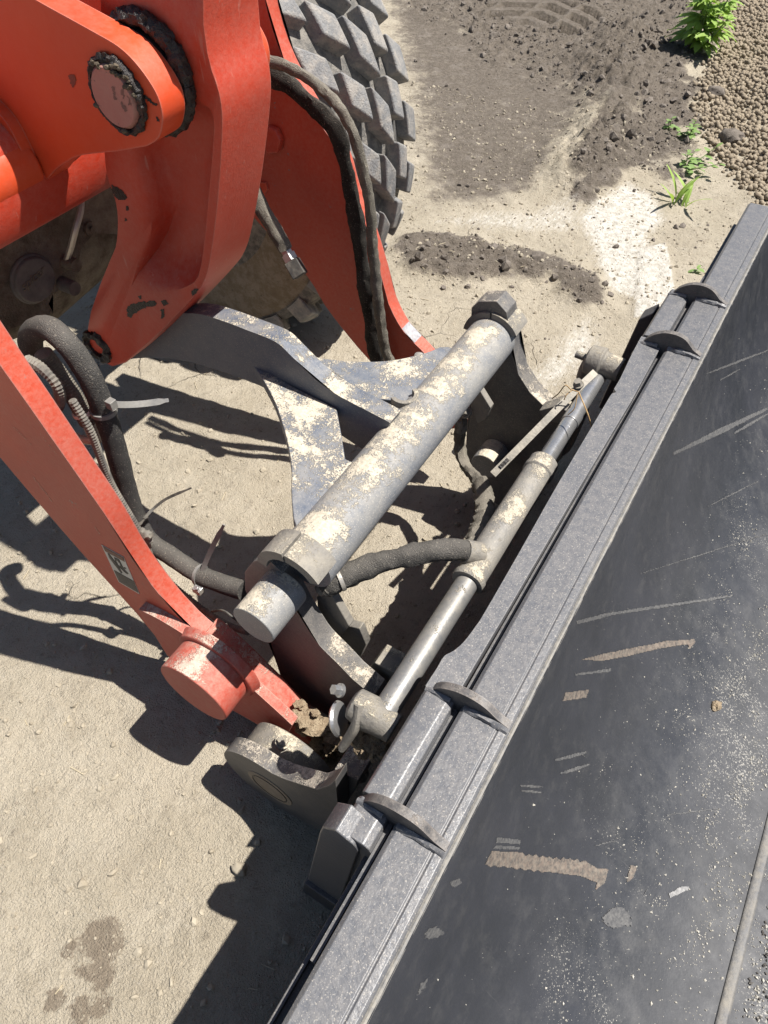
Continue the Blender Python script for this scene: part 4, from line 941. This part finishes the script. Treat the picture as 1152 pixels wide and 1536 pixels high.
# inner wall profile (x, z) from under the rim down to the floor
WALL = cr([(-.040, .607), (-.033, .585), (-.022, .54), (.012, .44), (.075, .335), (.155, .255), (.245, .20), (.33, .172), (.45, .160), (.85, .150)], 6)
WALL = [(float(p[0]), float(p[1])) for p in WALL]
def offs(prof, d):
    P = np.array(prof); T = np.gradient(P, axis=0); T /= np.linalg.norm(T, axis=1)[:, None]; N = np.stack([T[:, 1], -T[:, 0]], 1); return P + N * d
outw = offs(WALL, .012)
if outw[10][0] > WALL[10][0]: outw = offs(WALL, -.012)
def wall_material():
    g = NG('bucket_inner_paint')
    n1 = g.noise(6, 7, .65); n3 = g.noise(30, 6, .7)
    c = g.mix(g.step(n1, .3, .7), (.021, .023, .028), (.031, .033, .040))
    c = g.mix(g.math('MULTIPLY', g.step(n3, .48, .72), .18), c, (.10, .097, .092))
    sv = g.scale(g.pos(), (5, 210, 5)); s1 = g.step(g.noise(1.0, 4, .7, sv), .67, .74)
    c = g.mix(g.math('MULTIPLY', s1, .10), c, (.32, .30, .28))
    lo = g.new('ShaderNodeSeparateXYZ'); g.t.links.new(g.pos(), lo.inputs[0])
    low = g.step(lo.outputs[2], .45, .16)
    sp = g.noise(300, 4, .7); th = g.math('SUBTRACT', .74, g.math('MULTIPLY', g.math('MULTIPLY', low, g.step(g.noise(5, 5, .7), .36, .66)), .19))
    m = g.math('GREATER_THAN', sp, th); c = g.mix(g.math('MULTIPLY', m, .7), c, (.33, .315, .28))  # pale specks of dust and painted glints, denser towards the floor
    hz = g.math('MULTIPLY', g.step(lo.outputs[2], .40, .18), g.step(g.noise(9, 10, .85), .42, .70)); c = g.mix(g.math('MULTIPLY', hz, .15), c, (.25, .245, .235))  # pale haze low down: dust film plus the sun's sheen painted in
    g.bump(g.math('ADD', g.math('MULTIPLY', g.noise(200, 3, .6), .35), g.math('MULTIPLY', n3, .7)), .0010)
    return g.out(c, g.math('ADD', g.step(n3, .3, .7, .36, .48), g.math('MULTIPLY', g.step(lo.outputs[2], .26, .17), .22)), 0, .5)
INNER = wall_material()
bm = bmesh.new(); nn = len(WALL); ys = np.linspace(B0, B1, 41)
gi = [[bm.verts.new((x, y, z)) for x, z in WALL] for y in ys]; go = [[bm.verts.new((x, y, z)) for x, z in outw] for y in ys]
for i in range(len(ys) - 1):
    for j in range(nn - 1):
        bm.faces.new((gi[i][j], gi[i + 1][j], gi[i + 1][j + 1], gi[i][j + 1])); bm.faces.new((go[i][j], go[i][j + 1], go[i + 1][j + 1], go[i + 1][j]))
    bm.faces.new((gi[i][0], go[i][0], go[i + 1][0], gi[i + 1][0])); bm.faces.new((gi[i][-1], gi[i + 1][-1], go[i + 1][-1], go[i][-1]))
for e in (0, -1):
    for j in range(nn - 1): bm.faces.new((gi[e][j], gi[e][j + 1], go[e][j + 1], go[e][j]))
shell = obj('shell', bm, INNER, buck); tag(shell, 'black curved inner wall with rusty scrapes')
def side(Y0, Y1): return plateXZ(list(WALL) + [(.86, .16), (.74, .28), (.48, .43), (.20, .54), (.05, .605), (-.03, .62)], Y0, Y1)
obj('side_wall', side(B1, B1 + .014), BUCKET_DARK, buck, bevel=.002)
obj('side_wall', side(B0 - .014, B0), BUCKET_DARK, buck, bevel=.002)
# rim box along the top
rim = obj('rim', plateXZ([(-.107, .606), (-.102, .611), (-.0605, .6125), (-.0595, .6105), (-.0575, .6105), (-.0565, .6122), (-.048, .6118), (-.0455, .609), (-.042, .598), (-.050, .54), (-.095, .53), (-.109, .56)], B0, B1), BUCKET, buck, bevel=.007, ang=20, segs=3)
tag(rim, 'dusty grey top rim of the bucket')
bm = bmesh.new(); tube(bm, [(-.0425, y, .6045) for y in np.linspace(B0, B1, 60)], .0034, n=8, k=4, wob=.07, wf=60); obj('weld_bead', bm, paint('weld_paint', (.10, .102, .106), (.13, .13, .13), lo=1.0, hi=1.2, upb=.30, film=.40, fsc=90, rough=.6, sc=25, bumpy=.6), rim)
bm = bmesh.new(); lathe(bm, (-.075, B1, .575), (0, 1, 0), [(0, .03), (.012, .028), (.016, .02)], 20); obj('rim_end_cap', bm, BUCKET_DARK, rim)
# hook bar behind the rim, in segments between the ribs
def barseg(y0, y1, xl, name='hook_bar'):
    xr = -.1155
    o = obj(name, plateXZ([(xl, .600), (xl + .004, .6065), (xl + .020, .609), (xr - .010, .6085), (xr - .002, .604), (xr, .59), (xr, .545), (xr - .012, .545), (xr - .014, .588), (xl, .588)], y0, y1), BUCKET, buck, bevel=.004, ang=20, segs=3); return o
def barpoly(px, name):
    """top outline seen from above, at z = .607, pushed down"""
    P = [PZ(u, v, .607) for u, v in px]; b = bmesh.new(); fs = prism(b, P, (0, 0, -.022)); bmesh.ops.triangulate(b, faces=fs, ngon_method='BEAUTY')
    return obj(name, b, BUCKET, buck, bevel=.005, segs=3)
XR = [(760, 918), (971, 558)]
barpoly([(684, 1046), (711, 1000), (760, 918), (867, 735), (948, 600), (994, 515), (978, 508), (962, 504), (948, 530), (930, 568), (921, 583), (924, 588), (918, 590)] + cr([(915, 594), (840, 720), (780, 826), (727, 918), (714, 938), (696, 962), (680, 976), (666, 984), (655, 1002), (638, 1028)], 3) + [(650, 1046)], 'hook_bar')
barseg(.1625, .206, -.157)
barseg(.211, .361, -.157)
barseg(1.175, 1.348, -.157)
obj('hook_lip', plateXZ([(-.1155, .592), (-.110, .592), (-.110, .42), (-.1155, .42)], .05, 1.45), BUCKET_DARK, buck)
# near end block
obj('hook_web', plateXZ([(-.1565, .598), (-.117, .598), (-.117, .50), (-.140, .40), (-.1565, .40)],   .1640, .1985), BUCKET, buck)
blk = [(479, 1249), (483, 1241), (503, 1246), (530, 1268), (537, 1278), (522, 1320), (505, 1360), (459, 1328)]
obj('hook_block', plateY(blk, .158, .19), BUCKET, buck, bevel=.002)
obj('hook_foot', plateY([(455, 1325), (505, 1360), (492, 1384), (468, 1372), (452, 1345)], .150, .21), BUCKET_DARK, buck, bevel=.003)
obj('hook_block', plateXZ([(-.166, .575), (-.19, .55), (-.215, .30), (-.17, .30)], 1.30, 1.34), BUCKET_DARK, buck, bevel=.003)
# back plate below and behind the rim
obj('back_plate', plateXZ([(-.124, .57), (-.119, .57), (-.119, .30), (-.124, .30)], B0, .19), BUCKET_DARK, buck, bevel=.001)
obj('back_plate', plateXZ([(-.119, .56), (-.100, .56), (-.06, .33), (.02, .18), (0.0, .16), (-.09, .33)], B0 + .01, B1 - .01), BUCKET_DARK, buck)
# crescent ribs over the rim, in paint darkened for their shaded near faces
RIBM = paint('rib_shade_paint', (.035, .036, .040), (.05, .05, .054), lo=.98, hi=1.15, upb=.45, rough=.45, film=.45, fsc=80, speck=.15, bumpy=.3, sc=20, dust=(.34, .30, .26), edge=((.2, .17, .15), .5))
def rib(px, Y, name='rib'): return obj(name, plateY(px, Y, Y + .010), RIBM, buck, bevel=.0012)
for Y_, hz_ in ((.200, .019), (.355, .012), (1.150, .016), (1.330, .014)):
    rp = [(-.166, .552), (-.162, .574)] + [tuple(p) for p in cr([(-.156, .590), (-.142, .611 + hz_ * .6), (-.122, .6215 + hz_), (-.100, .6265 + hz_), (-.080, .6225 + hz_), (-.062, .616 + hz_ * .5), (-.047, .6125 + hz_ * .3)], 4)] + [(-.047, .595), (-.150, .545)]
    b = bmesh.new(); plateXZ(rp, Y_, Y_ + .010, b); ro = obj('rib', b, RIBM, buck, bevel=.0012)
    b = bmesh.new(); tube(b, [(-.103, Y_ - .001, .610), (-.085, Y_ - .001, .6135), (-.065, Y_ - .001, .6135), (-.047, Y_ - .001, .611)], .0055, n=8, wob=.25, wf=110, seed=Y_); obj('weld_bead', b, BUCKET, ro)
    b = bmesh.new(); tube(b, [(-.155, Y_ - .001, .603), (-.140, Y_ - .001, .609), (-.122, Y_ - .001, .610)], .004, n=8, wob=.25, wf=110, seed=Y_ + 3); obj('weld_bead', b, BUCKET, ro)
obj('rib_ear', plateY([(985, 462), (955, 512), (962, 522), (990, 478)], 1.33, 1.345), BUCKET_DARK, buck)
# wear strip and what lies on the wall
def onwall(u, v, off=.0015):
    d = ray(u, v)
    best = None
    for (x0, z0), (x1, z1) in zip(WALL[:-1], WALL[1:]):
        ex, ez = x1 - x0, z1 - z0; den = d[0] * ez - d[2] * ex
        if abs(den) < 1e-9: continue
        t_ = ((x0) * ez - (z0 - H) * ex) / den; s_ = ((x0) * d[2] - (z0 - H) * d[0]) / den
        if t_ > 0 and 0 <= s_ <= 1: best = t_ if best is None else min(best, t_)
    if best is None: return None
    return Vector(CAM + d * best * (1 - off))
def smear(name, px, mat, step=2.0, rag=1.5, proj=None, par=None):
    proj = proj or onwall; par = par or shell
    px = [np.array(p, float) for p in px]; lo = np.min(px, 0) - 3; hi = np.max(px, 0) + 3
    us = np.arange(lo[0], hi[0], step); vs = np.arange(lo[1], hi[1], step); b = bmesh.new(); vv = {}
    U, Vv = np.meshgrid(us, vs, indexing='ij'); jx = (fbm(U, Vv, .25, 3, 41) - .5) * 4 * rag; jy = (fbm(U, Vv, .25, 3, 43) - .5) * 4 * rag
    M = inpoly(U + jx, Vv + jy, [tuple(p) for p in px])
    def V(i, j):
        if (i, j) not in vv:
            p = proj(us[i], vs[j]); vv[(i, j)] = b.verts.new(p) if p is not None else None
        return vv[(i, j)]
    for i in range(len(us) - 1):
        for j in range(len(vs) - 1):
            if M[i, j] and M[min(i + 1, len(us) - 1), j]:
                q = [V(i, j), V(i + 1, j), V(i + 1, j + 1), V(i, j + 1)]
                if all(x is not None for x in q): b.faces.new(q)
    if len(b.faces) == 0: b.free(); return
    return obj(name, b, mat, par)
Q = lambda a, b_: (700 + a / 4.43, 1180 + b_ / 4.43)
edge_t = []
for i in range(19):
    t = i / 18; edge_t += [(Q(370 + 410 * t, 445 + 45 * t + (random.uniform(3, 12) if i % 2 else -random.uniform(3, 12))))]
edge_b = []
for i in range(15):
    t = i / 14; edge_b += [(Q(530 - 400 * t, 565 - 45 * t + (random.uniform(3, 10) if i % 2 else -random.uniform(3, 10))))]
smear('rust_scrape', [Q(120, 515), Q(165, 425)] + edge_t + [Q(870, 540), Q(945, 545), Q(920, 640), Q(850, 690), Q(865, 635), Q(760, 592), Q(650, 578)] + edge_b, RUST, 1.2, .2)
smear('scuff_mark', [Q(200, 335), Q(362, 350), Q(355, 380), Q(190, 372)], GREYSCRAPE, 1.2, .3)
smear('scuff_mark', [Q(190, 388), Q(360, 398), Q(345, 418), Q(175, 410)], GREYSCRAPE, 1.2, .3)
smear('rust_scrape', [Q(1090, 520), Q(1138, 525), Q(1110, 600), Q(1065, 640), Q(1070, 580)], RUST, 1.2, .3)
smear('rust_scrape', [(872, 989), (900, 981), (960, 969), (1000, 961), (1042, 958), (1044, 962), (1034, 975), (1032, 966), (990, 972), (940, 984), (900, 991)], RUST, 1.2, .4)
smear('rust_scrape', [(848, 1038), (884, 1034), (880, 1046), (843, 1051)], RUST, 1.2, .3)
smear('scuff_mark', [(862, 1010), (918, 1002), (916, 1007), (862, 1013)], GREYSCRAPE, 1.2, .5)
smear('scuff_mark', [(864, 931), (905, 920), (960, 911), (1040, 900), (1098, 892), (1098, 895), (1000, 910), (920, 922), (866, 936)], GREYSCRAPE, 1.2, .4)
smear('scuff_mark', [(905, 1370), (925, 1358), (945, 1366), (948, 1388), (925, 1392), (905, 1386)], GREYSCRAPE, 1.2, 2.2)
smear('scuff_mark', [(640, 1395), (655, 1388), (668, 1400), (650, 1408), (636, 1407)], GREYSCRAPE, 1.2, 1.5)
smear('scuff_mark', [(630, 1475), (642, 1466), (640, 1480), (624, 1494)], GREYSCRAPE, 1.2, 1.2)
smear('scuff_mark', [(674, 1322), (690, 1316), (694, 1324), (680, 1332)], GREYSCRAPE, 1.2, 1)
smear('scuff_mark', [(1003, 1340), (1020, 1330), (1034, 1328), (1033, 1334), (1016, 1342), (1005, 1346)], PALECHIP, 1.2, .6)
for (u0, v0, u1, v1, wd) in [(1010, 680, 1152, 612, 5), (1100, 650, 1152, 620, 3), (1060, 560, 1152, 525, 2), (1080, 570, 1110, 553, 1.6), (832, 1140, 880, 1128, 3), (840, 1160, 885, 1146, 3), (1060, 760, 1140, 720, 1.3), (960, 860, 1152, 800, 1), (893, 1268, 925, 1260, 1.3), (780, 1178, 815, 1180, 2), (782, 1186, 813, 1188, 2), (1000, 1222, 1080, 1212, 1), (965, 1345, 973, 1330, 2)]:
    smear('scratch', [(u0, v0 - wd / 2), ((u0 + u1) / 2, (v0 + v1) / 2 - wd), (u1, v1 - wd / 2), (u1, v1 + wd / 2), ((u0 + u1) / 2, (v0 + v1) / 2 + wd), (u0, v0 + wd / 2)], GREYSCRAPE, 1.1, .35)
onlev = lambda u, v: PY(u, v, LY0 - .0006)
for poly, rg in (([(189, 464), (196, 456), (212, 452), (228, 451), (238, 455), (226, 460), (213, 463), (203, 470), (196, 477), (191, 474)], 1.2), ([(240, 452), (248, 449), (253, 455), (246, 459)], .8), ([(240, 464), (246, 462), (247, 474), (242, 478)], .8), ([(207, 443), (213, 443), (213, 449), (208, 449)], .7), ([(286, 437), (293, 431), (299, 433), (294, 441), (288, 443)], .8), ([(166, 277), (174, 279), (184, 285), (191, 296), (186, 301), (176, 300), (170, 292)], 1.2), ([(187, 308), (194, 308), (194, 315), (188, 315)], .8), ([(187, 327), (191, 327), (191, 331), (187, 331)], .5)):
    smear('grease_smear', poly, GREASE, 1.0, rg, onlev, lev)
onlug = lambda u, v: PY(u, v, .5994)
for poly in ([(208, 134), (214, 138), (222, 146), (232, 153), (236, 160), (230, 158), (220, 151), (211, 143)], [(234, 172), (240, 178), (240, 184), (235, 180)], [(102, 113), (112, 112), (114, 121), (108, 133), (104, 122)]):
    smear('grease_smear', poly, plain('thin_grease_film', (.17, .035, .02), (.10, .03, .022), .5) if poly[0][0] < 110 else GREASE, 1.0, 1.2, onlug, lug)
PINSMEAR = plain('pin_smear', (.13, .075, .065), (.18, .09, .075), .6)
onpin = lambda u, v: PY(u, v, .5896)
for poly in ([(166, 130), (170, 128), (175, 148), (171, 150)], [(180, 133), (184, 132), (187, 146), (183, 148)], [(178, 153), (182, 150), (192, 165), (188, 168)], [(190, 140), (196, 150), (198, 160), (193, 156)]):
    smear('grease_smear', poly, PINSMEAR, 1.0, 1.4, onpin, lug)
onarm = lambda u, v: PY(u, v, .3345)
SCR = plain('paint_scratch', (.46, .30, .25), (.40, .16, .11), .6, sc=150)
for (u0, v0, u1, v1, wd) in [(50, 715, 78, 752, 2.2), (134, 779, 150, 801, 1.8), (60, 650, 92, 690, 1.2), (20, 640, 48, 668, 1.2), (100, 745, 118, 772, 1.2), (150, 850, 165, 866, 1), (205, 880, 222, 905, 1.2), (120, 800, 128, 815, 1.4), (30, 690, 40, 708, 1.4)]:
    smear('scratch', [(u0, v0 - wd / 2), (u1, v1 - wd / 2), (u1, v1 + wd / 2), (u0, v0 + wd / 2), (u0 - 1, v0)], SCR, .8, .5, onarm, arm)
# wear strip
bm = bmesh.new()
i0 = min(range(nn), key=lambda i: abs(WALL[i][0] - .372)); xw, zw = WALL[i0]
prof = [(xw - .010, zw + .003), (xw - .006, zw + .0055), (xw + .004, zw + .005), (xw + .008, zw)]
obj('wear_strip', plateXZ(prof + [(xw + .008, zw - .006), (xw - .010, zw - .002)], B0 + .001, B1 - .001), paint('worn_strip_paint', (.07, .074, .085), (.11, .113, .12), lo=.95, hi=1.1, upb=.30, rough=.6, film=.4, sc=22, bumpy=.5, metal=.2), shell, bevel=.002)
# grains left in the bucket; the fine wall ones also stand in for glints
n = 42000; yy = rng.uniform(B0 + .02, B1 - .05, n); Wn = resample(WALL, 400)
tt = np.clip(.06 + .55 * rng.beta(2.3, 1.15, n), 0, .999)
dens = fbm(tt * 14, yy * 9, 2.2, 4, 77, .65); keep = rng.random(n) < (.05 + .75 * sst(dens, .50, .68)) * (.12 + .88 * sst(tt, .22, .50))
tt, yy = tt[keep], yy[keep]; ii = (tt * 399).astype(int)
r = .00045 * np.exp(rng.exponential(.42, len(tt))) * (.8 + .7 * sst(tt, .3, .52)); r = np.minimum(r, .0021)
o = scatter('loose_grains', np.stack([Wn[ii, 0], yy, Wn[ii, 1] + r * .4], -1), r, GRAIN, base=OCT, jit=.3, parent=shell); tag(o, None, kind='stuff')
for n, mat_, hi_ in ((9000, GRAIN, .0026), (7000, SOILGRAIN, .0034)):
    xx = rng.uniform(.392, .80, n); yy = rng.uniform(B0 + .02, B1 - .05, n)
    zz = np.interp(xx, [p[0] for p in WALL], [p[1] for p in WALL]); r = rng.uniform(.0014, hi_, n)
    o = scatter('loose_grains', np.stack([xx, yy, zz + r * .5], -1), r, mat_, base=OCT, jit=.3, parent=shell); tag(o, None, kind='stuff')
p = onwall(1075, 1058, .004)
bm = bmesh.new(); lump(bm, (0, 0, 0), .0085, (1, 1.2, .8), 3, .4, 1.6, 31); o = obj('mud_lump', bm, MUD); o.location = p; tag(o, 'small dried mud lump stuck to the black inner wall of the bucket', 'mud lump')
print('objects', len(bpy.data.objects))
